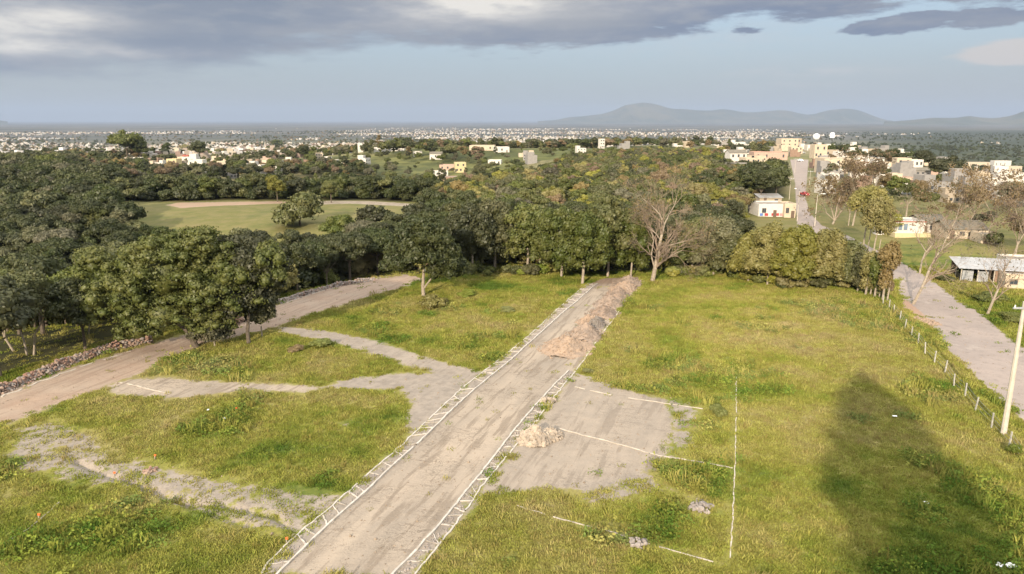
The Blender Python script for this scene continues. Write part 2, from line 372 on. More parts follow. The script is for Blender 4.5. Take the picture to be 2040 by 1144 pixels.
def ground_material():
    m_, t = mat('ground_soil_and_grass')
    p = t.n('ShaderNodeNewGeometry').outputs['Position']
    sp = t.n('ShaderNodeSeparateXYZ', {0: p})
    r = t.m('SQRT', t.m('ADD', t.m('MULTIPLY', sp.outputs[0], sp.outputs[0]), t.m('MULTIPLY', sp.outputs[1], sp.outputs[1])))
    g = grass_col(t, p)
    nf = t.noise(p, .9, 6, .65); nm = t.noise(p, .22, 5, .6); ng = t.noise(p, 5.0, 4, .7)
    g = t.vm('MULTIPLY', g, (.86, .80, .9))
    g = t.mix(t.mr(ng, .35, .7, 0, .45), g, (.075, .075, .022))
    g = t.mix(t.mr(r, 165, 215, 0, .75), g, t.mix(t.mr(nm, .35, .65), (.10, .098, .036), (.145, .122, .058)))
    # dirt
    def rs(ang, sc): return t.n('ShaderNodeMapping', {'Vector': t.n('ShaderNodeMapping', {'Vector': p, 'Rotation': (0, 0, math.radians(ang))}).outputs[0], 'Scale': sc}).outputs[0]
    mp = rs(19.7, (1.0, .10, 1))
    st = t.noise(mp, 1.5, 6, .6); st2 = t.noise(mp, .45, 5, .6)
    dirt = t.mix(t.mr(st2, .35, .65), (.315, .258, .20), (.25, .208, .165))
    dirt = t.mix(t.m('MULTIPLY', t.mr(st, .50, .60), .75), dirt, (.185, .147, .112))
    dirt = t.mix(t.m('MULTIPLY', t.mr(ng, .52, .78), .35), dirt, (.40, .33, .25))
    scr = t.noise(rs(105, (2.2, .35, 1)), 1.3, 5, .62, .9)
    dirt = t.mix(t.m('MULTIPLY', t.m('MULTIPLY', t.mr(scr, .57, .62), t.mr(nm, .42, .6)), .6), dirt, (.165, .13, .10))
    crk = t.n('ShaderNodeTexVoronoi', {'Vector': t.vm('ADD', t.n('ShaderNodeMapping', {'Vector': p, 'Scale': (.35, .8, 1)}).outputs[0], t.vm('MULTIPLY', t.n('ShaderNodeTexNoise', {'Vector': p, 'Scale': .8, 'Detail': 4}).outputs[1], (1.6, 1.6, 0)))}, feature='DISTANCE_TO_EDGE')
    dirt = t.mix(t.m('MULTIPLY', t.mr(crk.outputs[0], .07, .015), t.m('MAXIMUM', t.mr(nm, .45, .6, 0, .7), t.m('MULTIPLY', t.attr('bare'), 1.6, 0, True))), dirt, (.125, .10, .075))
    dirt = t.mix(t.m('MULTIPLY', t.attr('pink'), t.mr(nm, .2, .7, .4, 1.0)), dirt, (.31, .205, .145))
    dirt = t.mix(t.attr('grey'), dirt, t.mix(t.mr(nf, .35, .7), (.26, .222, .185), (.18, .155, .13)))
    e = t.m('ADD', t.attr('dirt'), t.m('ADD', t.m('MULTIPLY', t.m('SUBTRACT', nf, .5), 2.6), t.m('MULTIPLY', t.m('SUBTRACT', ng, .5), .9)))
    fd = t.mr(e, -.25, .45)
    wn = t.noise(p, .55, 6, .7)
    fb = t.mr(t.m('ADD', t.attr('bare'), t.m('MULTIPLY', t.m('SUBTRACT', wn, .5), 1.5)), .44, .60)
    fd = t.m('MAXIMUM', fd, fb)
    # grass comes up sparsely inside the bare soil
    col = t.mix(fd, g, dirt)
    # the far country: fields, hedges, woods, cloud shade painted on the right
    ps = t.n('ShaderNodeMapping', {'Vector': p, 'Rotation': (0, 0, .5), 'Scale': (.0052, .0075, 0)}).outputs[0]
    vor = t.n('ShaderNodeTexVoronoi', {'Vector': ps, 'Scale': 1.0, 'Randomness': .8}, feature='F1', distance='CHEBYCHEV')
    cell = t.n('ShaderNodeSeparateXYZ', {0: vor.outputs['Color']}).outputs[0]
    fld = t.ramp(cell, [(.0, (.075, .085, .028)), (.25, (.13, .135, .045)), (.5, (.175, .165, .065)), (.75, (.21, .18, .095)), (1.0, (.095, .10, .036))])
    fn = t.noise(p, .013, 7, .7)
    fld = t.mix(t.mr(fn, .40, .58), (.060, .066, .024), fld)
    ter = t.noise(t.n('ShaderNodeMapping', {'Vector': p, 'Rotation': (0, 0, -.12), 'Scale': (.018, .22, 1)}).outputs[0], 1.0, 4, .6)
    fld = t.mix(t.m('MULTIPLY', t.mr(ter, .48, .62), t.mr(r, 1500, 700, 0, .7)), fld, (.055, .06, .022))
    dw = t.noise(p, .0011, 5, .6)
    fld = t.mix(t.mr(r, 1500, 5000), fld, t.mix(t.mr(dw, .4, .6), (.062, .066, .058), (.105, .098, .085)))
    fld = t.mix(t.m('MULTIPLY', t.attr('cloud_shade'), .8), fld, (.034, .042, .026))  # cloud shadow over the far right plain, painted as darker ground colour
    dust = t.mix(t.mr(nm, .3, .7), (.23, .185, .125), (.15, .14, .065))
    fld = t.mix(t.attr('dusty'), fld, dust)
    col = t.mix(t.mr(r, 230, 400), col, fld)
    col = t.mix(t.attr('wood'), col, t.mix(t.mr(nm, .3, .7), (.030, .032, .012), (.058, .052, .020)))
    # paved road
    pav = t.mix(t.mr(nm, .3, .7), (.285, .235, .205), (.245, .205, .182))
    pav = t.mix(t.m('MULTIPLY', t.mr(nf, .5, .72), .5), pav, (.16, .13, .115))
    pav = t.mix(t.m('MULTIPLY', t.mr(t.noise(p, .28, 5, .7), .56, .66), .5), pav, (.34, .29, .25))
    pe = t.m('ADD', t.attr('paved'), t.m('MULTIPLY', t.m('SUBTRACT', nf, .5), 1.5))
    col = t.mix(t.mr(pe, -.1, .2), col, pav)
    hb = t.m('ADD', t.m('MULTIPLY', st, .5), t.m('ADD', t.m('MULTIPLY', ng, .4), t.m('MULTIPLY', nf, .7)))
    finish(t, col, .95, hb, .55, .22, .12)
    return m_
M_GROUND = ground_material()

def leaf_mat(name, a, b, c, trans=.25):
    m_, t = mat(name)
    oi = t.n('ShaderNodeObjectInfo'); p = t.n('ShaderNodeNewGeometry').outputs['Position']
    n = t.noise(p, .35, 3, .6); n2 = t.noise(p, 2.2, 3, .6)
    col = t.mix(t.mr(n, .35, .65), a, b)
    col = t.mix(t.m('MULTIPLY', t.mr(n2, .4, .7), .6), col, c)
    hs = t.n('ShaderNodeHueSaturation', {'Hue': t.mr(oi.outputs['Random'], 0, 1, .482, .515, False), 'Saturation': t.mr(oi.outputs['Random'], 0, 1, .8, 1.1, False), 'Value': t.mr(t.m('FRACT', t.m('MULTIPLY', oi.outputs['Random'], 7.3)), 0, 1, .72, 1.25, False), 'Color': col})
    d = t.n('ShaderNodeBsdfDiffuse', {0: hs.outputs[0]}); tr = t.n('ShaderNodeBsdfTranslucent', {0: hs.outputs[0]})
    gl = t.n('ShaderNodeBsdfGlossy', {0: (1, 1, 1, 1), 'Roughness': .5})
    m1 = t.n('ShaderNodeMixShader', {0: trans, 1: d.outputs[0], 2: tr.outputs[0]})
    m2 = t.n('ShaderNodeMixShader', {0: .02, 1: m1.outputs[0], 2: gl.outputs[0]})
    t.n('ShaderNodeOutputMaterial', {0: m2.outputs[0]}); return m_
LEAF = {
    'dark green': leaf_mat('leaves_dark', (.033, .043, .013), (.055, .063, .018), (.082, .084, .029)),
    'olive': leaf_mat('leaves_olive', (.084, .096, .024), (.125, .124, .036), (.055, .066, .018)),
    'grey green': leaf_mat('leaves_grey', (.105, .105, .048), (.14, .132, .068), (.075, .075, .034)),
    'yellow green': leaf_mat('leaves_lime', (.19, .178, .038), (.235, .205, .050), (.14, .138, .032)),
    'fresh green': leaf_mat('leaves_fresh', (.16, .185, .035), (.20, .205, .045), (.11, .14, .026)),
    'brownish': leaf_mat('leaves_brown', (.165, .112, .050), (.20, .145, .070), (.115, .088, .034)),
}
M_BARK = surf('bark_brown', (.12, .095, .07), .4, 3, .9, .6, .05)
M_BARKP = surf('bark_pale', (.33, .275, .21), .35, 3, .9, .5, .05)
M_TWIG = surf('twigs', (.25, .19, .14), .3, 2, .9)
M_LIME = surf('limewash', (.47, .425, .37), .25, 2.0, .9, .5, .03, stain=(.33, .28, .22))
M_CHALK = surf('chalk_line', (.46, .40, .33), .3, 1.5, .95, .2, .01, stain=(.30, .25, .18))
M_STONE = surf('pale_stone', (.36, .295, .225), .4, 1.2, .9, .6, .05, c2=(.22, .18, .14))
M_STONEG = surf('grey_stone', (.19, .165, .15), .4, .8, .9, .6, .05, c2=(.28, .24, .21))
M_STONER = surf('reddish_stone', (.22, .125, .09), .4, .5, .9, .6, .05, c2=(.27, .20, .155))
M_KERB = surf('rough_kerb', (.36, .32, .27), .35, 2.0, .9, .6, .04, stain=(.22, .19, .16))
M_POST = surf('old_post_paint', (.42, .40, .35), .3, 3, .9, stain=(.28, .25, .2))
M_CONC = surf('concrete', (.47, .42, .35), .2, 1.5, .85, .3, .02)
M_METAL = surf('grey_metal', (.30, .31, .32), .2, 3, .5, .1, .01, .5)
M_GLASS = surf('window_glass', (.045, .055, .065), .2, 2, .15, .05, .01, .5)
M_FRAMEW = surf('window_frame', (.20, .17, .14), .2, 3, .6)
M_DOOR = surf('door_paint', (.13, .09, .065), .2, 2, .6)
M_BLACK = surf('black_plastic', (.02, .02, .022), .2, 2, .5)
M_ROOFC = surf('roof_screed', (.27, .235, .20), .35, .8, .95, .3, .03, stain=(.16, .135, .115))
M_TIN = surf('tin_sheet', (.34, .335, .33), .2, .7, .45, .2, .02, .5, stain=(.22, .17, .13))
M_TILE = surf('red_roof', (.33, .085, .05), .3, .8, .85, .3, .03)
M_ROOFO = surf('olive_roof', (.17, .15, .115), .25, .8, .85, .3, .03)
WALL = {k: surf('wall_' + k.replace(' ', '_'), c, .12, .7, .9, .15, .02, stain=tuple(v * .72 for v in c)) for k, c in {
    'white': (.54, .51, .46), 'cream': (.47, .39, .29), 'pale pink': (.42, .29, .23), 'grey': (.25, .235, .22), 'beige': (.33, .275, .21), 'brick brown': (.24, .16, .115), 'pale yellow': (.48, .40, .23)}.items()}
M_REDP = surf('red_paint', (.33, .05, .05), .15, 1.5, .7)
M_BLUEP = surf('blue_paint', (.10, .17, .40), .15, 1.5, .7)
M_ORANGE = surf('orange_paint', (.75, .13, .03), .1, 3, .6)
M_WHITE = surf('white_paint', (.80, .80, .78), .08, 1, .45)

# ------------------------------------------------------------------ ground sheet
def build_ground():
    rr = np.concatenate([np.geomspace(2.5, 36, 30)[:-1], np.geomspace(36, 330, 560)[:-1], np.geomspace(330, 3000, 190)[:-1], np.geomspace(3000, 70000, 70)])
    aa = np.concatenate([np.linspace(-math.pi, -.80, 60)[:-1], np.linspace(-.80, .80, 760)[:-1], np.linspace(.80, math.pi, 60)])
    R, A = np.meshgrid(rr, aa, indexing='ij')
    X = R * np.sin(A); Y = R * np.cos(A); Z = terrain(X, Y)
    nr, na = R.shape
    V = np.stack([X, Y, Z], -1).reshape(-1, 3)
    i = np.arange(nr - 1)[:, None] * na + np.arange(na - 1)[None]
    F = np.stack([i, i + na, i + na + 1, i + 1], -1).reshape(-1, 4)
    x, y = V[:, 0], V[:, 1]; near = np.hypot(x, y) < 420
    def sd(P, lo=-6, full=False):
        o = np.full(len(x), -9.0); s_ = near if not full else np.ones(len(x), bool)
        o[s_] = poly_sdf(x[s_], y[s_], P); return o
    kerbband = KL_OUT + KL_IN[::-1]; kerbband2 = KR_OUT + KR_IN[::-1]
    dm = sd(MAINK); dl = sd(LROAD); dp = sd(PAD); d1 = sd(PATH1); d2 = sd(PATH2); dg = sd(GPATCH); dk = np.maximum(sd(kerbband), sd(kerbband2))
    dv = sd(VERGE); r1 = sd(RIM1); r2 = sd(RIM2)
    dirt = np.max([dm, dl, dp, d1, d2 - .25, dg, dk, dv, r1, r2], 0)
    pav = np.maximum(sd(ROADP), sd(ROADP2)); st = sd(STREET, full=True); pav = np.maximum(pav, st)
    bare = np.max([np.clip(sd(P) / 3.0 + .25, 0, .62) for P in BARE], 0)
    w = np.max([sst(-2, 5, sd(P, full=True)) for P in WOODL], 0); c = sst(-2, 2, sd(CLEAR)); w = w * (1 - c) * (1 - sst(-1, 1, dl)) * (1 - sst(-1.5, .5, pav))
    pink = np.clip(np.max([sst(-1, 1, dl) * .55, sst(-1, 1, r1), sst(-1, 1, dv), sst(118, 132, y) * sst(-1, 1, dm) * .8], 0), 0, 1)
    grey = np.clip(np.max([sst(-1, 1, dg) * .8, sst(-1, 1, dk) * (1 - sst(-1, 1, dp)), sst(-1, 1, dp) * .35, sst(-1, 1, d1) * .6, bare * 1.1], 0), 0, 1)
    az = np.arctan2(x, y); r_ = np.hypot(x, y)
    cshade = sst(.40, .52, az) * sst(500, 800, r_) * (1 - sst(7500, 11000, r_))  # where the cloud shade is painted on the plain
    dusty = sst(.24, .32, az) * sst(225, 300, r_) * (1 - sst(900, 1100, r_)) * (.35 + .65 * sst(-.1, .25, vn(x / 28, y / 28, 81))) * (1 - cshade)
    key = {'dusty': dusty, 'dirt': dirt, 'paved': pav, 'bare': bare, 'wood': w, 'pink': pink, 'grey': grey, 'cloud_shade': cshade}
    # split the sheet: every road, path and yard is an object of its own, cut out of one continuous surface
    fc = F.mean(1) if False else None
    def fm(a): return a[F].mean(1)
    lab = np.zeros(len(F), int)
    order = [('dirt_path', fm(d2)), ('dirt_path', fm(d1)), ('dirt_yard', fm(dg)), ('dirt_yard', fm(dp)), ('dirt_road', fm(dl)), ('dirt_road', fm(np.maximum(dm, dk))), ('paved_road', fm(pav)), ('grass_field', fm(sd(CLEAR)))]
    desc = {1: 'faint dirt path with two wheel tracks across the left grass', 2: 'narrow dirt path from the tree clump to the kerbed road', 3: 'grey trampled earth where the paths meet the kerbed road',
            4: 'bare earth yard right of the kerbed road', 5: 'pinkish dirt road under the big trees on the left', 6: 'straight dirt road between the two white ladder kerbs', 7: 'grey street running past the fence up to the village', 8: 'green clearing in the wood'}
    for k, (nm, s_) in enumerate(order):
        lab[s_ > 0] = k + 1
    for k in range(9):
        sel = F[lab == k]
        if not len(sel): continue
        u, inv = np.unique(sel, return_inverse=True)
        me = mesh('ground' if k == 0 else order[k - 1][0], V[u], inv.reshape(-1, 4).astype(np.int32), [M_GROUND], True)
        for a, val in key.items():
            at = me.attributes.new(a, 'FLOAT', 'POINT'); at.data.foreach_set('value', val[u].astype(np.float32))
        o = ob('ground' if k == 0 else order[k - 1][0], me)
        o['kind'] = 'structure'
        if k: o['label'] = desc[k]
build_ground()
# ------------------------------------------------------------------ strips laid along the ground
def resample(P, step):
    P = [np.array(p, float) for p in P]; out = [P[0]]; 
    L = [0]
    for a, b in zip(P[:-1], P[1:]): L.append(L[-1] + np.linalg.norm(b - a))
    n = max(2, int(L[-1] / step)); q = np.linspace(0, L[-1], n + 1); P = np.array(P)
    return np.stack([np.interp(q, L, P[:, 0]), np.interp(q, L, P[:, 1])], 1)
def strip(P, w, h, step=.6, wob=.02, seed=0, gaps=0.0):
    """low box-section band along a polyline (plan coordinates)"""
    rng = np.random.default_rng(seed); Q = resample(P, step); n = len(Q)
    T = np.gradient(Q, axis=0); T /= np.linalg.norm(T, axis=1)[:, None] + 1e-9; N = np.stack([-T[:, 1], T[:, 0]], 1)
    ww = w / 2 * rng.uniform(.8, 1.2, n); Q = Q + N * rng.normal(0, wob, n)[:, None]
    a = Q + N * ww[:, None]; b = Q - N * ww[:, None]
    za, zb = terrain(a[:, 0], a[:, 1]), terrain(b[:, 0], b[:, 1]); zt = np.maximum(za, zb) + h * rng.uniform(.8, 1.15, n)
    V = []; F = []
    for i in range(n):
        V += [(a[i, 0], a[i, 1], za[i] - .12), (a[i, 0], a[i, 1], zt[i]), (b[i, 0], b[i, 1], zt[i]), (b[i, 0], b[i, 1], zb[i] - .12)]
        if i and not (gaps and rng.random() < gaps):
            o = 4 * i
            for k in range(3): F.append((o - 4 + k, o - 3 + k, o + 1 + k, o + k))
    F.append((0, 1, 2, 3)); F.append((4 * n - 1, 4 * n - 2, 4 * n - 3, 4 * n - 4))
    return V, F
def add_strip(mb, P, w, h, **k):
    m_ = k.pop('m', 0); V, F = strip(P, w, h, **k); mb.add(V, F, m_)

def kerb(outer, inner, label, seed, step, skip, fillfar):
    rng = np.random.default_rng(seed)
    x, y = inner[len(inner) // 2]; L0 = (x, y, TZ(x, y))
    root = thing('kerb', label, 'kerb', L0, 0, 'ladder kerbs of the new road'); root['kind'] = 'thing'
    def part(name, mb, mt, kind=None):
        V = np.array(mb.v) - np.array(L0); o = ob(name, mesh(name, V, mb.f, [mt]), root)
        if kind: o['kind'] = kind
        return o
    b = MB(); add_strip(b, inner, .15, .16, seed=seed, gaps=.01); part('rail', b, M_LIME)
    b = MB(); add_strip(b, outer, .12, .07, seed=seed + 1, gaps=.05, wob=.04); part('rail', b, M_LIME)
    A = resample(outer, .25); B = resample(inner, .25)
    s_ = .8; tot = len(B) * .25; nr = 0
    while s_ < tot - .5 and nr < 92:
        i = min(int(s_ / .25), len(B) - 1); p = B[i]
        j = int(np.argmin(np.hypot(*(A - p).T))); j = int(np.clip(j + rng.integers(-4, 5), 0, len(A) - 1))
        if rng.random() > skip:
            q = A[j]; b = MB(); add_strip(b, [tuple(p), tuple(q)], rng.uniform(.05, .12), rng.uniform(.03, .08), seed=seed + nr, step=.3, wob=.03)
            part('rung', b, M_LIME if nr % 3 else M_KERB); nr += 1
        s_ += step * rng.uniform(.7, 1.35)
    # stones thrown in between the two bands
    n = 1500; k = rng.integers(0, len(B), n); u = rng.uniform(.08, .92, n)
    P = []
    for i_, u_ in zip(k, u):
        p = B[i_]; j = int(np.argmin(np.hypot(*(A - p).T))); q = p + (A[j] - p) * u_
        if rng.random() < fillfar(q[1]): P.append((q[0], q[1]))
    P = np.array(P) + rng.normal(0, .05, (len(P), 2)); Z = terrain(P[:, 0], P[:, 1])
    V, F = rocks(rng, np.column_stack([P, Z + .02]), rng.uniform(.04, .12, len(P)))
    o = ob('stone_fill', mesh('stone_fill', V - np.array(L0), F.astype(np.int32), [M_STONEG]), root); o['kind'] = 'stuff'
kerb(KL_OUT, KL_IN, 'long white ladder kerb along the left edge of the straight dirt road', 11, 1.35, .08, lambda y: .25 if y < 90 else .95)
kerb(KR_OUT, KR_IN, 'shorter white ladder kerb between the straight dirt road and the bare yard', 23, 1.05, .08, lambda y: .3 if y < 75 else .9)
b = MB(); add_strip(b, ROAD_R2, .16, .06, seed=5, gaps=.12)
tag(ob('chalk_line', b.build('chalk_line', [M_CHALK])), 'thin pale edge line beside the dirt heaps', 'ground line', 'lime lines on the ground', 'thing')

for pts, lab, w in (
        ([(1145, 771), (1190, 781), (1236, 791), (1300, 800), (1400, 815)], 'white lime line across the top of the bare yard', .12),
        ([(1112, 854), (1160, 867), (1220, 882), (1310, 908), (1400, 922), (1460, 933)], 'white lime line starting behind the heap of pale stones', .13),
        ([(1467, 752), (1466, 850), (1464, 933), (1460, 1020), (1455, 1112)], 'long upright lime line in the grass right of the yard', .08),
        ([(1030, 1008), (1100, 1030), (1225, 1063), (1310, 1090), (1440, 1125)], 'faint lime line through the grass below the yard', .08),
        ([(238, 762), (280, 771), (338, 785)], 'short lime line on the faint path on the left', .11),
        ([(0, 1090), (60, 1052), (120, 1000)], 'faint lime line in the grass at the lower left corner', .07)):
    b = MB(); add_strip(b, PL(pts), w, .05, seed=len(lab), gaps=.06, wob=.03)
    tag(ob('chalk_line', b.build('chalk_line', [M_CHALK])), lab, 'ground line', 'lime lines on the ground', 'thing')
b = MB(); add_strip(b, PL([(0, 791), (70, 765), (130, 742), (190, 722), (260, 700)]), .3, .05, seed=8, gaps=.2, wob=.12)
tag(ob('chalk_line', b.build('chalk_line', [M_CHALK])), 'broad lime line under the reddish rubble of the left road', 'ground line', 'lime lines on the ground', 'thing')
b = MB(); add_strip(b, PL([(560, 606), (620, 587), (700, 566), (770, 552)]), .16, .07, seed=9, gaps=.05, wob=.08)
tag(ob('chalk_line', b.build('chalk_line', [M_CHALK])), 'lime line at the edge of the dirt road behind the big tree', 'ground line', 'lime lines on the ground', 'thing')

# ------------------------------------------------------------------ rubble berms along the left road
def berm(pts, wid, hgt, n, smin, smax, mats, label, seed):
    rng = np.random.default_rng(seed); Q = resample(PL(pts), .3); T = np.gradient(Q, axis=0); T /= np.linalg.norm(T, axis=1)[:, None]; N = np.stack([-T[:, 1], T[:, 0]], 1)
    k = rng.integers(0, len(Q), n); u = rng.normal(0, .42, n).clip(-1, 1); P = Q[k] + N[k] * (u * wid)[:, None] + rng.normal(0, .1, (n, 2))
    lump = .55 + .9 * (vn(P[:, 0] / 2.2, P[:, 1] / 2.2, seed) + .5)
    Z = terrain(P[:, 0], P[:, 1]) + hgt * lump * np.exp(-(u / .55) ** 2) * rng.uniform(.2, 1, n)
    V, F = rocks(rng, np.column_stack([P, Z]), rng.uniform(smin, smax, n) * (1.1 - .4 * abs(u)))
    mi = np.repeat((rng.random(n) < .3).astype(int), 20)
    o = ob('rubble', mesh('rubble', V, F.astype(np.int32), mats, False, mi)); tag(o, label, 'rubble', None, 'stuff')
berm([(-60, 805), (0, 782), (70, 752), (130, 728), (190, 706), (250, 690), (300, 680)], 1.1, .75, 3200, .07, .26, [M_STONER, M_STONEG], 'reddish broken stones heaped along the left dirt road', 31)
berm([(552, 606), (600, 590), (650, 576), (700, 566), (745, 558)], 1.0, .6, 1800, .07, .26, [M_STONEG, M_STONER], 'grey broken stones along the dirt road behind the big tree', 37)
berm([(395, 672), (440, 655), (480, 640)], 1.2, .7, 500, .10, .34, [M_STONER, M_STONER], 'reddish rubble half hidden behind the big tree', 38)

# ------------------------------------------------------------------ heaps of earth along the right side of the road
def pile_mat(name, a, b):
    m_, t = mat(name); p = t.n('ShaderNodeTexCoord').outputs['Object']
    n = t.noise(p, .9, 6, .65); n2 = t.noise(p, 6, 5, .7)
    finish(t, t.mix(t.mr(n2, .45, .75, 0, .5), t.mix(t.mr(n, .4, .6), a, b), tuple(v * .5 for v in b)), .95, n2, .7, .12, .1); return m_
M_P1 = pile_mat('orange_earth', (.31, .225, .162), (.265, .20, .15)); M_P2 = pile_mat('brown_earth', (.25, .185, .14), (.17, .135, .11))
M_P3 = pile_mat('grey_grit', (.20, .175, .15), (.17, .145, .125)); M_P4 = pile_mat('pink_earth', (.275, .21, .163), (.19, .15, .12))
def heap(px, py, rx, ry, h, rot, mt, label, seed, rough=.24):
    rx, ry, h = rx * .88, ry * .88, h * .82
    x, y, z = G3(px, py); n = 34; rng = np.random.default_rng(seed); ox, oy = rng.uniform(0, 99, 2)
    g = np.linspace(-1, 1, n); U, W = np.meshgrid(g, g); c, s_ = math.cos(rot), math.sin(rot)
    X = (U * rx * c - W * ry * s_); Y = (U * rx * s_ + W * ry * c)
    rr = np.sqrt(U * U + W * W) * (1 + .5 * vn(U * 1.6 + ox, W * 1.6 + oy, seed))
    Z = h * np.clip(1 - rr, 0, 1) ** .95 * (1 + .45 * vn(U * 2.5 + ox, W * 2.5 + oy, seed + 1))
    Z += rough * np.clip(1.02 - rr, 0, .3) / .3 * (vn(U * 6 + ox, W * 6, seed + 2) * 1.1 + vn(U * 15, W * 15 + oy, seed + 3) * 1.2)
    gz = terrain(x + X, y + Y) - z; Z = np.where(rr < 1, Z, -.04) + gz
    i = np.arange(n - 1)[:, None] * n + np.arange(n - 1)[None]; F = np.stack([i, i + 1, i + n + 1, i + n], -1).reshape(-1, 4)
    GV = np.stack([X, Y, Z], -1).reshape(-1, 3)
    # loose clods on the slopes and spilled round the foot
    m_ = int(300 * max(h, .7)); a = rng.uniform(0, 6.28, m_); q = rng.random(m_) ** .5 * 1.22; u_, w_ = np.cos(a) * q, np.sin(a) * q
    ci = ((w_.clip(-1, 1) + 1) / 2 * (n - 1)).round().astype(int) * n + ((u_.clip(-1, 1) + 1) / 2 * (n - 1)).round().astype(int)
    cx, cy = u_ * rx * c - w_ * ry * s_, u_ * rx * s_ + w_ * ry * c; cz = np.where(q < .93, GV[ci, 2], terrain(x + cx, y + cy) - z)
    RV, RF = rocks(rng, np.column_stack([cx, cy, cz + .02]), np.exp(rng.normal(-2.45, .45, m_)).clip(.04, .3))
    T1 = np.concatenate([F[:, [0, 1, 2]], F[:, [0, 2, 3]], RF + len(GV)]).astype(np.int32)
    o = ob('dirt_heap', mesh('dirt_heap', np.concatenate([GV, RV]), T1, [mt], False), None, (x, y, z))
    tag(o, label, 'dirt heap', 'earth heaps tipped along the road', 'thing')
RA = math.radians(-19.7)
for a in ((1130, 695, 3.4, 4.2, 1.9, RA, M_P1, 'large orange earth heap nearest to the camera on the straight road', 1),
          (1166, 668, 2.6, 3.4, 2.0, RA, M_P4, 'pinkish brown earth heap behind the large orange one', 2),
          (1188, 648, 1.5, 2.6, 1.5, RA, M_P3, 'small grey grit cone standing between the earth heaps', 3),
          (1172, 641, 1.6, 2.2, 1.2, RA, M_P1, 'low orange earth heap to the left of the grey cone', 4),
          (1202, 625, 2.5, 3.4, 1.6, RA, M_P2, 'brown earth heap just beyond the grey cone', 5),
          (1216, 606, 2.5, 3.8, 1.6, RA, M_P4, 'pinkish earth heap with a rough crest in the middle of the row', 6),
          (1232, 590, 2.4, 4.2, 1.7, RA, M_P2, 'brown earth heap third from the far end of the row', 7),
          (1243, 577, 2.6, 4.6, 1.8, RA, M_P1, 'orange earth heap second from the far end of the row', 8),
          (1252, 566, 2.8, 5.0, 1.9, RA, M_P4, 'last earth heap of the row, below the bare tree', 9)):
    heap(*a)
for a in ((1842, 640, 1.5, 2.6, .4, .4, M_P1, 'low orange earth heap at the edge of the grey street', 14),):
    heap(*a)

def stone_heap(px, py, R, h, n, label, seed, mt, smin=.12, smax=.34, rot=0, ax=1.0):
    x, y, z = G3(px, py); rng = np.random.default_rng(seed)
    a = rng.uniform(0, 6.28, n); r = rng.random(n) ** .65; X = np.cos(a) * r * R * ax; Y = np.sin(a) * r * R
    Z = h * (1 - r) ** .9 * rng.uniform(.75, 1.05, n) + terrain(x + X, y + Y) - z
    V, F = rocks(rng, np.column_stack([X, Y, Z]), rng.uniform(smin, smax, n))
    o = ob('stone_heap', mesh('stone_heap', V, F.astype(np.int32), [mt]), None, (x, y, z)); tag(o, label, 'stone heap', 'stone heaps', 'thing')
stone_heap(1066, 876, 1.55, 1.15, 420, 'tall heap of pale building stones beside the right ladder kerb', 41, M_STONE)
stone_heap(1098, 868, 1.1, .55, 170, 'lower spill of pale stones joined to the right side of the tall heap', 42, M_STONE)
stone_heap(1092, 800, .8, .35, 60, 'few pale stones lying on the ladder kerb above the tall heap', 43, M_STONE)
stone_heap(1030, 1010, .001, .0, 1, 'single white stone', 44, M_STONE) if False else None
stone_heap(1395, 1012, .9, .3, 50, 'dark grey stones in the small bare patch beside the long lime line', 45, M_STONEG, .08, .25)
stone_heap(1270, 1083, .7, .3, 26, 'few grey stones in the grass below the yard', 46, M_STONEG, .08, .28)
stone_heap(300, 938, .6, .18, 30, 'small clods beside the eroded trench', 47, M_STONER, .08, .2)

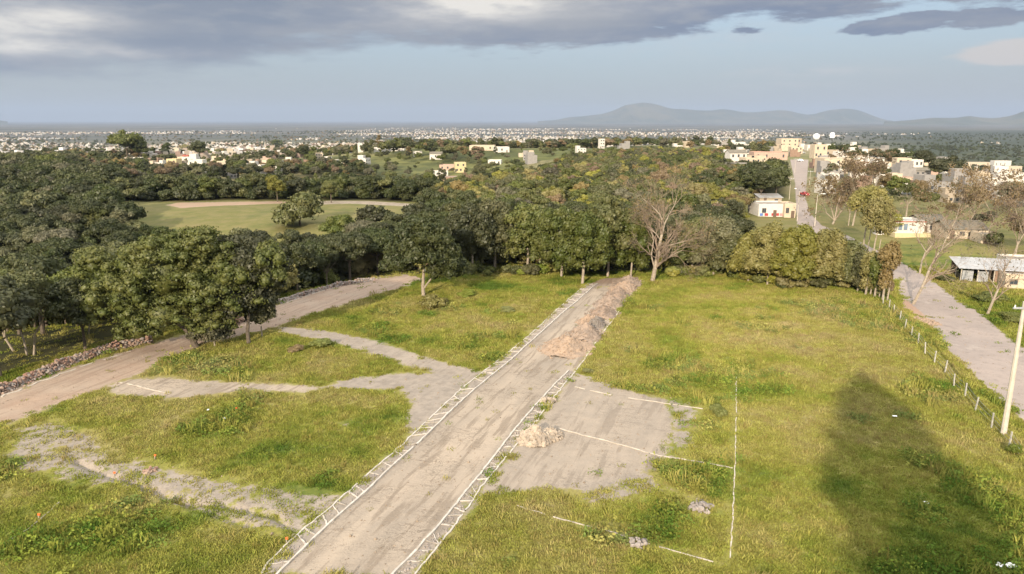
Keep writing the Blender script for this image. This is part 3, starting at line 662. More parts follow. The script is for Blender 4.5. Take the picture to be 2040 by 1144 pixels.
# ------------------------------------------------------------------ plants: crowns made of leaf clumps
def crown(name, lobes, n, leaf, mt, seed, core=.74, flat=.75, low=-.55, corev=True):
    rng = np.random.default_rng(seed); L = np.array(lobes, float)
    ar = (L[:, 3] * L[:, 4] + L[:, 5] * L[:, 4]); k = rng.choice(len(L), int(n * 1.7), p=ar / ar.sum())
    d = rng.normal(size=(len(k), 3)); d /= np.linalg.norm(d, axis=1)[:, None]
    d[:, 2] = np.where(d[:, 2] < low, -d[:, 2], d[:, 2])
    P = L[k, :3] + d * L[k, 3:6] * (rng.uniform(.80, 1.08, len(k)) + (rng.random(len(k)) < .22) * rng.uniform(0, .38, len(k)))[:, None]
    keep = np.ones(len(P), bool)
    for q in L[rng.permutation(len(L))[:160]]:
        keep &= ~((((P - q[:3]) / (q[3:6] * .72)) ** 2).sum(1) < 1)
    P = P[keep][:n]; d = d[keep][:n]; m_ = len(P)
    nrm = d + rng.normal(0, flat * .6, (m_, 3)); nrm /= np.linalg.norm(nrm, axis=1)[:, None]
    a = np.cross(nrm, rng.normal(size=(m_, 3))); a /= np.linalg.norm(a, axis=1)[:, None]; b = np.cross(nrm, a)
    s_ = leaf * rng.uniform(.55, 1.25, m_)[:, None]
    j = rng.uniform(.6, 1.2, (4, m_, 1))
    V = np.stack([P - a * s_ * j[0], P - b * s_ * j[1] * .6, P + a * s_ * j[2], P + b * s_ * j[3] * .6 + nrm * s_ * .15], 1).reshape(-1, 3)
    Fq = np.arange(m_ * 4).reshape(-1, 4)
    if not corev: return mesh(name, V, Fq.astype(np.int32), [mt], False)
    cv, cf = (ICO2_V, ICO2_F) if len(L) < 40 else (ICO_V, ICO_F)
    C = (cv[None] * (L[:, None, 3:6] * core) * rng.uniform(.85, 1.12, (len(L), len(cv), 1)) + L[:, None, :3]).reshape(-1, 3)
    CF = (cf[None] + (np.arange(len(L)) * len(cv))[:, None, None]).reshape(-1, 3) + len(V)
    # triangles as loops beside quads
    me = bpy.data.meshes.new(name); VV = np.concatenate([V, C]).astype(np.float32)
    me.vertices.add(len(VV)); me.vertices.foreach_set('co', VV.ravel())
    li = np.concatenate([Fq.ravel(), CF.ravel()]).astype(np.int32); me.loops.add(len(li)); me.loops.foreach_set('vertex_index', li)
    ls = np.concatenate([np.arange(m_) * 4, m_ * 4 + np.arange(len(CF)) * 3]).astype(np.int32)
    me.polygons.add(len(ls)); me.polygons.foreach_set('loop_start', ls); me.update(calc_edges=True); me.materials.append(mt)
    return me
def dome(rng, c, R, n, lr, zmin=-.45):
    """lobes spread over an ellipsoid c, R"""
    out = []
    for _ in range(n):
        d = rng.normal(size=3); d /= np.linalg.norm(d)
        if d[2] < zmin: d[2] = -d[2]
        q = rng.uniform(.62, .92); r = lr * rng.uniform(.7, 1.3)
        out.append((c[0] + d[0] * R[0] * q, c[1] + d[1] * R[1] * q, c[2] + d[2] * R[2] * q, r * R[0], r * R[1] * rng.uniform(.9, 1.1), r * .85 * R[2] * rng.uniform(.85, 1.1)))
    return out
def limbs(mb, rng, h, r, spread, top, n=5, m=0, lean=(0, 0)):
    k = h * rng.uniform(.28, .42)
    P = [(0, 0, -.3), (lean[0] * k * .4, lean[1] * k * .4, k * .5), (lean[0] * k, lean[1] * k, k)]
    mb.tube(P, [r * 1.25, r * .95, r * .8], 8, m)
    for i in range(n):
        a = 6.28 * i / n + rng.uniform(-.5, .5); s_ = spread * rng.uniform(.5, 1.0); zt = top * rng.uniform(.75, 1.0)
        b = P[-1]; Q = [b, (b[0] + math.cos(a) * s_ * .35, b[1] + math.sin(a) * s_ * .35, b[2] + (zt - b[2]) * .4),
                        (b[0] + math.cos(a) * s_ * .7, b[1] + math.sin(a) * s_ * .7, b[2] + (zt - b[2]) * .75), (b[0] + math.cos(a) * s_, b[1] + math.sin(a) * s_, zt)]
        mb.tube(Q, [r * .55, r * .4, r * .22, r * .08], 5, m)
def proto(kind, seed, n, leaf, lod=0):
    """crown and trunk meshes of a 1.0-scale tree (about 10 m tall)"""
    rng = np.random.default_rng(seed); mb = MB()
    if kind == 'round':
        nl = (34, 20, 9)[lod]; c = (rng.uniform(-.5, .5), rng.uniform(-.5, .5), 6.1); R = (4.3 * rng.uniform(.9, 1.15), 4.3 * rng.uniform(.9, 1.1), 3.6 * rng.uniform(.85, 1.1))
        L = dome(rng, c, R, nl, (.30, .36, .48)[lod]) + [(c[0], c[1], c[2], R[0] * .62, R[1] * .62, R[2] * .62)]
        limbs(mb, rng, 10, .24, 2.6, 6.5)
    elif kind == 'multi':            # several heads at different heights
        L = []
        for i in range(4):
            a = rng.uniform(0, 6.28); s_ = rng.uniform(1.2, 2.6); c = (math.cos(a) * s_, math.sin(a) * s_, rng.uniform(4.4, 7.8)); R = (2.6 * rng.uniform(.8, 1.2),) * 2 + (2.0 * rng.uniform(.8, 1.2),)
            L += dome(rng, c, R, (11, 7, 3)[lod], (.36, .42, .55)[lod]) + [(*c, R[0] * .6, R[1] * .6, R[2] * .6)]
        limbs(mb, rng, 10, .2, 2.6, 7)
    elif kind == 'tall':
        L = []
        for i in range((9, 7, 4)[lod]):
            z = 2.6 + i * (7.2 / (9, 7, 4)[lod]); w = 1.9 * math.sin(math.pi * (i + 1) / ((9, 7, 4)[lod] + 1.2)) + .5
            L += dome(rng, (rng.uniform(-.4, .4), rng.uniform(-.4, .4), z), (w, w, 1.2), 4, .5, -.9)
        mb.tube([(0, 0, -.3), (.1, 0, 3), (0, .1, 8)], [.2, .15, .05], 7)
    elif kind == 'sparse':           # open crown, limbs show
        L = []
        for i in range((16, 12, 7)[lod]):
            a = rng.uniform(0, 6.28); s_ = rng.uniform(.8, 3.9); c = (math.cos(a) * s_, math.sin(a) * s_, 9 - s_ * .75 + rng.uniform(-1.6, .8))
            L.append((*c, rng.uniform(.8, 1.5), rng.uniform(.8, 1.5), rng.uniform(.5, .9)))
        limbs(mb, rng, 9, .22, 3.8, 8.2, 8)
    else:                            # shrub
        c = (0, 0, 2.0); R = (3.0, 3.0, 2.3); L = dome(rng, c, R, (22, 14, 7)[lod], (.33, .4, .5)[lod], -.7) + [(*c, 2, 2, 1.6)]
        mb.tube([(0, 0, -.2), (.1, .1, 1.6)], [.16, .1], 6)
    cm = crown('crown', L, n, leaf, LEAF['dark green'], seed, core=.5 if kind == 'sparse' else .76, corev=kind != 'sparse')
    return cm, mb.build('trunk', [M_BARKP if kind in ('sparse', 'tall') else M_BARK])
KINDS = ['round', 'round', 'round', 'multi', 'multi', 'tall', 'sparse', 'shrub']
PR = {0: [proto(k, 100 + i, 4200 if k != 'sparse' else 2000, .26, 0) for i, k in enumerate(KINDS)],
      1: [proto(k, 200 + i, 1500 if k != 'sparse' else 1000, .42, 1) for i, k in enumerate(KINDS)],
      2: [proto(k, 300 + i, 260, .85, 2) for i, k in enumerate(KINDS)]}
TREES = []
def tree(name, label, cat, loc, ki, lod, tint, sc, rot, group=None, bark=None):
    t = thing(name, label, cat, loc, rot, group)
    cm, tm = PR[lod][ki]
    for nm, me, mt in (('crown', cm, LEAF[tint]), ('trunk', tm, bark)):
        o = ob(nm, me, t); o.scale = sc if isinstance(sc, tuple) else (sc,) * 3
        if mt is not None: o.material_slots[0].link = 'OBJECT'; o.material_slots[0].material = mt
    TREES.append((loc[0], loc[1])); return t
def big_tree(label, px, py, lobes, n, leaf, tint, seed, trunks, cat='tree', name='tree', group=None, core=.76, bark=None):
    """bespoke tree: lobes = [(px, py, depth offset m, half width px, half height px, number of clumps, clump radius m)] measured at the trunk's depth"""
    x, y, z = G3(px, py); t_ = depth(x, y, z); k = t_ / FPX; rng = np.random.default_rng(seed)
    root = thing(name, label, cat, (x, y, z), 0, group); L = []
    for (lx, ly, dy, hw, hh, nc, cr) in lobes:
        cx = (lx - px) * k + dy * (px - 1020) / FPX; cz = (py - ly) * k / math.cos(PITCH) * 1.0 - dy * (ly - 240) / FPX
        R = (hw * k, hw * k * .85, hh * k)
        L += dome(rng, (cx, dy, cz), R, nc, cr / max(R[0], .1)) + [(cx, dy, cz, R[0] * .68, R[1] * .68, R[2] * .68)]
    L = [(a, b_, max(c, e * .5), d, f, min(e, 2.2 * d)) for a, b_, c, d, f, e in L]
    ob('crown', crown('crown', L, n, leaf, LEAF[tint], seed, core=core, corev=core > 0), root)
    for tr in trunks:
        mb = MB(); pts = []
        for (tx, ty, r) in tr: pts.append((((tx - px) * k), 0 if len(pts) < 2 else rng.uniform(-.8, .8), (py - ty) * k / math.cos(PITCH), r))
        pts[0] = (pts[0][0], 0, pts[0][2] - .4, pts[0][3])
        mb.tube([p[:3] for p in pts], [p[3] for p in pts], 8); ob('trunk', mb.build('trunk', [bark or M_BARKP]), root)
    TREES.append((x, y)); return root
# big trees in the left foreground
big_tree('huge broad oak with its trunk leaning at the roadside, largest tree of the photo', 395, 692,
         [(262, 600, 0, 84, 84, 90, .9), (345, 545, 1, 112, 84, 120, .95), (405, 498, 2, 74, 44, 60, .9), (445, 575, 2, 108, 78, 100, .95), (330, 625, 0, 88, 54, 60, .85), (205, 530, 1, 40, 34, 30, .85), (425, 640, 0, 52, 36, 36, .8), (285, 652, -1, 48, 44, 40, .8), (550, 540, 2, 34, 50, 40, .8)],
         46000, .19, 'olive', 51, [[(398, 704, .45), (386, 680, .38), (378, 655, .3), (350, 610, .16)], [(386, 680, .26), (408, 650, .2), (430, 600, .1)], [(378, 655, .22), (330, 620, .16), (290, 590, .08)]], bark=M_BARK)
big_tree('dark oak with a short straight trunk at the right side of the huge oak', 496, 684,
         [(520, 545, 2, 62, 62, 50, 1.15), (480, 600, 1, 70, 55, 45, 1.15), (500, 500, 3, 45, 30, 24, 1.1)],
         15000, .24, 'dark green', 52, [[(496, 690, .3), (495, 660, .24), (500, 610, .14)]], bark=M_BARK)
big_tree('small round greyish tree in front of the dark oak', 522, 672,
         [(522, 628, 0, 30, 34, 26, .75)], 4200, .19, 'grey green', 53, [[(522, 676, .12), (522, 650, .09)]])
big_tree('bushy low tree at the foot of the leaning trunk', 428, 690, [(428, 665, 0, 42, 26, 26, .8)], 4200, .2, 'grey green', 54, [[(428, 694, .12), (428, 672, .08)]])
big_tree('slim forked tree at the very left edge of the photo', 22, 700,
         [(20, 580, 0, 44, 40, 34, .95), (-20, 610, 1, 40, 35, 20, .95)], 7000, .22, 'olive', 55, [[(33, 706, .16), (14, 672, .13), (4, 640, .1), (-10, 600, .05)], [(14, 672, .08), (18, 640, .06), (20, 600, .03)]])
big_tree('tree with two thin pale trunks left of the huge oak', 68, 708,
         [(70, 590, 0, 52, 48, 44, 1.0), (40, 620, 0, 30, 26, 16, .9)], 9000, .22, 'olive', 56, [[(55, 712, .15), (52, 675, .12), (36, 640, .07)], [(66, 712, .15), (76, 665, .12), (92, 640, .08), (104, 610, .04)]])
big_tree('greyish tree with thin twisted trunks beside the huge oak', 172, 672,
         [(160, 580, 0, 50, 40, 36, 1.0), (195, 610, 0, 32, 28, 18, .9), (125, 600, 0, 34, 36, 20, .95)], 9000, .22, 'olive', 57, [[(170, 676, .14), (164, 645, .1), (168, 610, .05)], [(176, 676, .12), (182, 640, .09), (190, 605, .04)]])
big_tree('wide tree with a short pale trunk standing alone at the dirt track bend', 844, 590,
         [(845, 500, 0, 70, 62, 64, 1.25), (800, 520, 0, 36, 44, 26, 1.1), (890, 530, 0, 34, 46, 28, 1.1), (850, 452, 2, 44, 26, 20, 1.2)],
         17000, .27, 'dark green', 58, [[(844, 594, .34), (843, 570, .28), (846, 530, .18)], [(843, 572, .16), (868, 545, .12), (884, 520, .06)]])
big_tree('low straw coloured bush at the foot of the lone wide tree', 862, 612, [(862, 603, 0, 30, 13, 16, .7)], 2600, .2, 'yellow green', 59, [[(862, 614, .08), (862, 605, .05)]], 'bush', 'bush')
# the tree line beyond the field, from left to right
for i, (px, py, top, hw, tint, lab, tr) in enumerate((
        (940, 545, 418, 50, 'dark green', 'tree right behind the lone wide tree with a rounded top', .25),
        (985, 538, 400, 55, 'olive', 'tall olive tree over the dark gap in the grass', .3),
        (1050, 540, 410, 54, 'olive', 'olive tree left of centre in the tree line', .28),
        (1118, 552, 408, 56, 'olive', 'tree with a thin pale trunk left of the road end', .25),
        (1160, 566, 425, 50, 'olive', 'full tree with a white trunk just left of the end of the straight road', .28),
        (1210, 552, 395, 58, 'olive', 'tall sunlit tree directly behind the end of the road', .28),
        (1256, 553, 425, 34, 'olive', 'slender tree between the road end and the bare tree', .2),
        (1376, 548, 440, 42, 'olive', 'rounded tree just right of the bare tree', .25),
        (1420, 550, 430, 44, 'grey green', 'greyish tree second from the bare tree', .25),
        (1452, 552, 470, 34, 'olive', 'low tree where the lime green group begins', .2))):
    h = py - top
    big_tree(lab, px, py, [(px, py - h * .58, 0, hw, h * .42, 46, 1.2), (px - hw * .5, py - h * .34, 0, hw * .6, h * .26, 20, 1.1), (px + hw * .5, py - h * .32, 1, hw * .6, h * .26, 20, 1.1)],
             8500, .28, tint, 60 + i, [[(px, py + 2, tr), (px + 2, py - h * .25, tr * .75), (px - 3, py - h * .5, tr * .4)]], group='tree line beyond the field')
for i, (px, py, top, hw, lab) in enumerate((
        (1490, 560, 468, 34, 'lime green bushy tree at the left end of its group'), (1528, 568, 448, 46, 'tallest of the lime green bushy trees'),
        (1575, 574, 452, 44, 'lime green bushy tree in the middle of its group'), (1632, 573, 462, 44, 'lime green bushy tree right of the middle of its group'), (1682, 573, 486, 30, 'lime green bushy tree next to the slim trunks'))):
    h = py - top
    big_tree(lab, px, py, [(px + hw * .15, py - h * .60, 0, hw * .9, h * .40, 60, 1.0), (px - hw * .3, py - h * .36, -1, hw * .75, h * .30, 34, .9), (px + hw * .35, py - h * .28, -1.5, hw * .7, h * .24, 30, .8)], 10000, .24, 'yellow green' if i != 4 else 'olive', 80 + i,
             [[(px, py + 2, .18), (px + 1, py - h * .2, .14), (px, py - h * .5, .07)]], group='lime green bushy trees')
# slim trees at the bend of the street
for i, (px, py, top, hw, tint, lab) in enumerate((
        (1712, 582, 512, 14, 'olive', 'slim leafy tree at the left of the row by the street'), (1728, 588, 508, 15, 'yellow green', 'slim yellowish tree second in the row by the street'),
        (1746, 592, 512, 15, 'olive', 'slim tree with a pale trunk in the row by the street'), (1762, 598, 490, 17, 'brownish', 'slim brownish tree at the street end of the row'),
        (1722, 505, 372, 40, 'yellow green', 'tall feathery olive tree rising above the row of slim trees'), (1742, 520, 400, 30, 'yellow green', 'feathery tree leaning over the street behind the slim row'))):
    h = py - top
    big_tree(lab, px, py, [(px, py - h * .66, 0, hw, h * .32, 30 if hw < 20 else 60, .7 if hw < 20 else 1.1)] + ([(px, py - h * .3, 0, hw * .7, h * .22, 12, .6)] if hw < 20 else [(px + 14, py - h * .5, 0, hw * .55, h * .2, 16, .8)]), 3600 if hw < 20 else 8000, .22, tint, 90 + i,
             [[(px - 4, py + 2, .2), (px - 3, py - h * .3, .15), (px + 2, py - h * .7, .08)], [(px + 5, py + 1, .15), (px + 8, py - h * .35, .1)]], group='slim trees by the street', core=.55)

# bare trees
def branchy(mb, rng, p, d, L, r, dep, spread, tips, up=.15, kids=3, mt=0):
    n = 3; P = [p]; q = Vector(p); dd = Vector(d)
    for i in range(n):
        dd = (dd + Vector(rng.normal(0, .13, 3)) + Vector((0, 0, up * .25))).normalized(); q = q + dd * (L / n); P.append(tuple(q))
    mb.tube(P, [r, r * .86, r * .74, r * .62], 6 if r > .06 else 4 if r > .03 else 3, mt, False)
    if dep == 0: tips.append(P[-1]); return
    for k in range(kids + (1 if rng.random() < .4 else 0)):
        a = rng.uniform(0, 6.28); s_ = spread * rng.uniform(.6, 1.25)
        o = dd.orthogonal().normalized(); o2 = dd.cross(o); nd = (dd * math.cos(s_) + (o * math.cos(a) + o2 * math.sin(a)) * math.sin(s_)).normalized()
        st = P[-1] if k == 0 or rng.random() < .5 else P[2]
        branchy(mb, rng, st, nd, L * rng.uniform(.62, .86), r * (.66 if k == 0 else .5), dep - 1, spread, tips, up, kids, mt)
def bare_tree(label, px, py, segs, dep, kids, r, leafn, tint, seed, L0=2.6, spread=.5, name='bare_tree', leaf=.16):
    """segs: main stem polylines in pixels [(x, y, radius)...]; each end and mid point sprouts branches"""
    x, y, z = G3(px, py); k = depth(x, y, z) / FPX; rng = np.random.default_rng(seed); root = thing(name, label, 'bare tree', (x, y, z), 0, 'bare pale trees')
    mb = MB(); tw = MB(); tips = []
    for sg in segs:
        P = [((sx - px) * k, rng.uniform(-.5, .5) if i else 0, (py - sy) * k / math.cos(PITCH)) for i, (sx, sy, _) in enumerate(sg)]; R = [s_[2] for s_ in sg]
        if sg is segs[0]: P[0] = (P[0][0], 0, P[0][2] - .3)
        mb.tube(P, R, 8, 0, False)
        for i in range(1, len(P)):
            d = (Vector(P[i]) - Vector(P[i - 1])).normalized()
            for _ in range(2 if i < len(P) - 1 else 3):
                o = d.orthogonal().normalized(); o2 = d.cross(o); a = rng.uniform(0, 6.28); s_ = rng.uniform(.3, .9)
                branchy(tw, rng, P[i], d * math.cos(s_) + (o * math.cos(a) + o2 * math.sin(a)) * math.sin(s_), L0 * rng.uniform(.7, 1.2), R[i] * .6, dep, spread, tips, .2, kids)
    ob('trunk', mb.build('trunk', [M_BARKP]), root); ob('branches', tw.build('branches', [M_TWIG if leafn >= 0 else M_BARKP]), root)
    if leafn > 0:
        T = np.array(tips); P = T[rng.integers(0, len(T), leafn)] + rng.normal(0, .28, (leafn, 3)); nrm = rng.normal(size=(leafn, 3)); nrm /= np.linalg.norm(nrm, axis=1)[:, None]
        a = np.cross(nrm, rng.normal(size=(leafn, 3))); a /= np.linalg.norm(a, axis=1)[:, None]; b_ = np.cross(nrm, a); s_ = leaf * rng.uniform(.5, 1.2, (leafn, 1))
        V = np.stack([P - a * s_, P - b_ * s_ * .6, P + a * s_, P + b_ * s_ * .6], 1).reshape(-1, 3)
        ob('crown', mesh('crown', V, np.arange(leafn * 4).reshape(-1, 4).astype(np.int32), [LEAF[tint]]), root)
    TREES.append((x, y)); return root
bare_tree('large leafless tree with a pinkish pale crown beside the end of the road', 1299, 560,
          [[(1299, 562, .42), (1303, 535, .36), (1308, 500, .30), (1314, 470, .24), (1318, 450, .18)], [(1318, 450, .16), (1308, 430, .12), (1290, 412, .08), (1276, 402, .05)], [(1318, 450, .15), (1326, 432, .12), (1336, 414, .08), (1340, 400, .05)],
           [(1303, 535, .16), (1295, 510, .12), (1298, 480, .08), (1292, 458, .05)], [(1306, 528, .15), (1322, 518, .11), (1340, 508, .08), (1356, 500, .05)], [(1310, 495, .14), (1330, 490, .1), (1350, 484, .07), (1372, 478, .05)], [(1311, 478, .12), (1300, 465, .09), (1285, 452, .06)]],
          4, 3, .4, 1500, 'brownish', 111, 2.1, .5)
bare_tree('leaning bare white tree beside the left edge of the street', 1818, 606,
          [[(1818, 606, .26), (1830, 572, .22), (1846, 535, .18), (1860, 503, .14)], [(1860, 503, .11), (1868, 470, .09), (1878, 440, .06), (1884, 412, .04)], [(1846, 535, .09), (1866, 545, .07), (1888, 536, .04)], [(1860, 503, .09), (1842, 490, .07), (1832, 478, .04)], [(1862, 498, .09), (1885, 480, .07), (1905, 468, .04)]],
          3, 3, .2, 500, 'grey green', 112, 2.0, .5)
bare_tree('bare grey tree on the verge between street and tin shed', 1968, 626,
          [[(1966, 628, .22), (1970, 600, .18), (1978, 575, .14)], [(1978, 575, .1), (1988, 545, .08), (2000, 505, .06), (2004, 470, .04)], [(1978, 575, .09), (1958, 555, .06), (1945, 530, .04)], [(1978, 575, .08), (2002, 560, .06), (2020, 545, .04)]],
          3, 3, .2, 350, 'grey green', 113, 2.0, .55)
bare_tree('fan shaped pale tree where the street enters the village', 1658, 447,
          [[(1658, 448, .28), (1662, 440, .25)], [(1662, 440, .2), (1655, 420, .16), (1645, 402, .1)], [(1662, 440, .2), (1664, 412, .16), (1672, 385, .12), (1680, 362, .08)], [(1662, 440, .18), (1674, 420, .14), (1690, 400, .1), (1700, 380, .06)], [(1662, 440, .15), (1645, 425, .12), (1636, 408, .07)]],
          3, 3, .2, 2600, 'brownish', 114, 3.2, .55, leaf=.3)
bare_tree('brown leafed tree with white limbs right of the fan shaped one', 1698, 450,
          [[(1698, 452, .26), (1702, 425, .2), (1706, 400, .15)], [(1690, 450, .16), (1690, 425, .12), (1686, 405, .08)], [(1706, 400, .12), (1695, 378, .09), (1688, 360, .05)], [(1706, 400, .12), (1718, 378, .09), (1726, 360, .05)]],
          3, 3, .2, 3000, 'brownish', 115, 3.2, .55, leaf=.3)
for i, (px, py, tp, lab) in enumerate(((1925, 470, 372, 'brown crowned tree with forked white limbs behind the white house'), (1965, 480, 385, 'brown tree with pale limbs behind the long olive roof'),
                                        (1868, 470, 392, 'thin tree with white limbs growing in front of the white house'), (2020, 520, 400, 'reddish brown twiggy tree at the right edge of the photo'), (1832, 545, 452, 'bundle of reddish bare stems left of the leaning white tree'))):
    h = py - tp
    bare_tree(lab, px, py, [[(px, py + 1, .2), (px + 3, py - h * .25, .16), (px + 8, py - h * .45, .12)], [(px + 8, py - h * .45, .1), (px - 8, py - h * .7, .07), (px - 16, py - h * .85, .04)], [(px + 8, py - h * .45, .1), (px + 24, py - h * .7, .07), (px + 32, py - h * .85, .04)]],
              3, 3, .2, 1800 if i < 4 else 300, 'brownish', 120 + i, 2.4 * h / 90, .55, leaf=.26)

# the tree whose shadow falls across the right of the field: it stands behind the camera
def shadow_tree():
    tx, ty = G0(1706, 742); hgt = 41.0; dd = hgt / math.tan(SUN_EL); x = tx - math.sin(SUN_AZ) * dd; y = ty - math.cos(SUN_AZ) * dd
    z = TZ(x, y); rng = np.random.default_rng(77); L = []
    for i in range(15):
        zz = 5 + i * 2.25; w = 5.3 if zz < 33.5 else 3.7
        L += dome(rng, (rng.uniform(-.5, .5), rng.uniform(-.5, .5), zz), (w, w, 2.4), 16, .30, -.9) + [(0, 0, zz, w * .95, w * .95, 2.4)]
    L += dome(rng, (0, 0, 38.8), (1.7, 1.7, 3.2), 12, .45, -.9)
    root = thing('tree', 'very tall pointed tree behind the viewer whose shadow lies on the field', 'tree', (x, y, z))
    ob('crown', crown('crown', L, 16000, .42, LEAF['dark green'], 77, core=.9), root)
    mb = MB(); mb.tube([(0, 0, -.4), (.2, 0, 8), (0, .2, 24), (0, 0, 37)], [.8, .65, .4, .1], 10); ob('trunk', mb.build('trunk', [M_BARK]), root)
shadow_tree()

# ------------------------------------------------------------------ woods: individual trees near, one mass far away
rngw = np.random.default_rng(2024)
BLD = []          # house footprints (x, y, radius), filled by the village builder further down
def in_polys(x, y, Ps): return np.max([poly_sdf(x, y, P) for P in Ps], 0)
CAND = []
def scatter(polys, sp, prob, kinds, tints, smin, smax, zone, avoid=1.5):
    allp = np.array([p for P in polys for p in P]); x0, y0 = allp.min(0); x1, y1 = allp.max(0)
    x0, x1 = max(x0, -2500), min(x1, 2500); y1 = min(y1, 2600)
    gx, gy = np.meshgrid(np.arange(x0, x1, sp), np.arange(y0, y1, sp)); gx = gx.ravel() + rngw.uniform(-.42, .42, gx.size) * sp; gy = gy.ravel() + rngw.uniform(-.42, .42, gy.size) * sp
    ok = (in_polys(gx, gy, polys) > -.5) & (rngw.random(gx.size) < prob)
    ok &= (gy > 20) & (np.abs(np.arctan2(gx, gy)) < .70)
    gx, gy = gx[ok], gy[ok]
    keep = np.ones(len(gx), bool)
    for P in (LROAD, MAIN, ROADP, ROADP2, STREET, CLEAR): keep &= poly_sdf(gx, gy, P) < (-8 if P is STREET else -avoid if P is not CLEAR else .5)
    for a, b_ in TREES: keep &= np.hypot(gx - a, gy - b_) > 4.2
    for a, b_, r in BLD: keep &= np.hypot(gx - a, gy - b_) > r
    gx, gy = gx[keep], gy[keep]; z = terrain(gx, gy)
    for a, b_, c in zip(gx, gy, z):
        CAND.append((a, b_, c - (1.3 if zone.startswith('dark tree belt') else 0), kinds[rngw.integers(len(kinds))], tints[rngw.integers(len(tints))], rngw.uniform(smin, smax), rngw.uniform(0, 6.28), zone))
# ------------------------------------------------------------------ buildings
def house(px, py, w, d, h, rot, wall, roof='flat', storeys=1, label='', nwin=2, door=True, group='village houses', name='house', cat='house', roofmat=None, side_win=0, at=None, winmat=None, lod=0):
    x, y = at if at else G(px, py)
    z = min(TZ(x, y), TZ(x + 3, y + 3), TZ(x - 3, y + 3)); root = thing(name, label, cat, (x, y, z), rot, group)
    BLD.append((x, y + d / 2, max(w, d) * .62 + 1.0))
    W = w / 2; t = .18; mw = WALL[wall]; b = MB(); top = h + (.45 if roof == 'flat' else 0)
    # walls as a ring so the roof lies inside the parapet
    for (x0, x1, y0, y1) in ((-W, W, 0, t), (-W, W, d - t, d), (-W, -W + t, t, d - t), (W - t, W, t, d - t)): b.box(x0, x1, y0, y1, -1.5, top)
    if roof == 'gable':
        b.add([(-W, .01, h), (-W, d - .01, h), (-W, d / 2, h + d * .2)], [(0, 1, 2)]); b.add([(W, .01, h), (W, d - .01, h), (W, d / 2, h + d * .2)], [(0, 2, 1)])
    ob('wall', b.build('wall', [mw]), root)
    b = MB(); rm = roofmat or M_ROOFC
    if roof == 'flat': b.box(-W + t, W - t, t, d - t, h - .1, h + .05)
    elif roof == 'gable':
        e = .45; s_ = .2 * 2 * (d / 2 + e) / d * 1.0; zr = h + d * .2 + .06; ze = h - e * .4 + .06
        for yy in (-e, d + e):
            b.add([(-W - e, yy, ze), (W + e, yy, ze), (W + e, d / 2, zr), (-W - e, d / 2, zr), (-W - e, yy, ze + .1), (W + e, yy, ze + .1), (W + e, d / 2, zr + .1), (-W - e, d / 2, zr + .1)],
                  [(0, 1, 2, 3), (7, 6, 5, 4), (0, 4, 5, 1), (1, 5, 6, 2), (3, 7, 4, 0)])
    else:                     # single slope, higher at the back
        e = .4; b.add([(-W - e, -e, h + .02), (W + e, -e, h + .02), (W + e, d + e, h + .9), (-W - e, d + e, h + .9), (-W - e, -e, h + .14), (W + e, -e, h + .14), (W + e, d + e, h + 1.02), (-W - e, d + e, h + 1.02)],
                            [(3, 2, 1, 0), (4, 5, 6, 7), (0, 1, 5, 4), (1, 2, 6, 5), (2, 3, 7, 6), (3, 0, 4, 7)])
    ob('roof', b.build('roof', [rm]), root)
    rng = random.Random(int(px * 7 + py) if px else 5)
    sh = h / storeys
    for s_ in range(storeys):
        n = nwin; cells = n + (1 if door and s_ == 0 else 0); slot = rng.randrange(cells) if door and s_ == 0 else -1
        for i in range(cells):
            cx = -W + w * (i + .5) / cells
            if i == slot:
                b = MB(); b.box(cx - .5, cx + .5, -.06, -.003, 0, 2.1); dd = ob('door', b.build('door', [M_DOOR]), root)
                b = MB(); b.box(cx + .36, cx + .44, -.11, -.062, 1.0, 1.12); ob('handle', b.build('handle', [M_METAL]), dd)
            else:
                ww = min(.65, w / cells * .3); z0 = s_ * sh + sh * .36; z1 = s_ * sh + sh * .78
                b = MB()
                for q in ((cx - ww, cx - ww + .09, z0, z1), (cx + ww - .09, cx + ww, z0, z1), (cx - ww + .09, cx + ww - .09, z0, z0 + .09), (cx - ww + .09, cx + ww - .09, z1 - .09, z1), (cx - .03, cx + .03, z0 + .09, z1 - .09)): b.box(q[0], q[1], -.07, -.003, q[2], q[3], 0, True)
                wf = ob('window', b.build('window', [M_FRAMEW]), root)
                b = MB(); b.box(cx - ww + .09, cx + ww - .09, -.03, -.004, z0 + .09, z1 - .09); ob('pane', b.build('pane', [winmat or M_GLASS]), wf)
    if side_win:
        for i in range(side_win):
            cy = d * (i + .5) / side_win; b = MB(); b.box(-W - .05, -W - .003, cy - .5, cy + .5, h * .35, h * .75); ob('window', b.build('window', [M_GLASS]), root)
    return root
def extra(root, name, b, mats, lab=None):
    o = ob(name, b.build(name, mats), root)
    if lab: o['label'] = lab
    return o
def mpx(px, py):
    x, y = G(px, py); return depth(x, y, TZ(x, y)) / FPX
def H(px, py, wpx, hpx, wall, label, d=None, rot=0.0, **k):
    s_ = mpx(px, py); w = wpx * s_; hh = hpx * s_
    return house(px, py, w, d or min(max(w * .8, 5), 14), hh, rot, wall, label=label, **k)

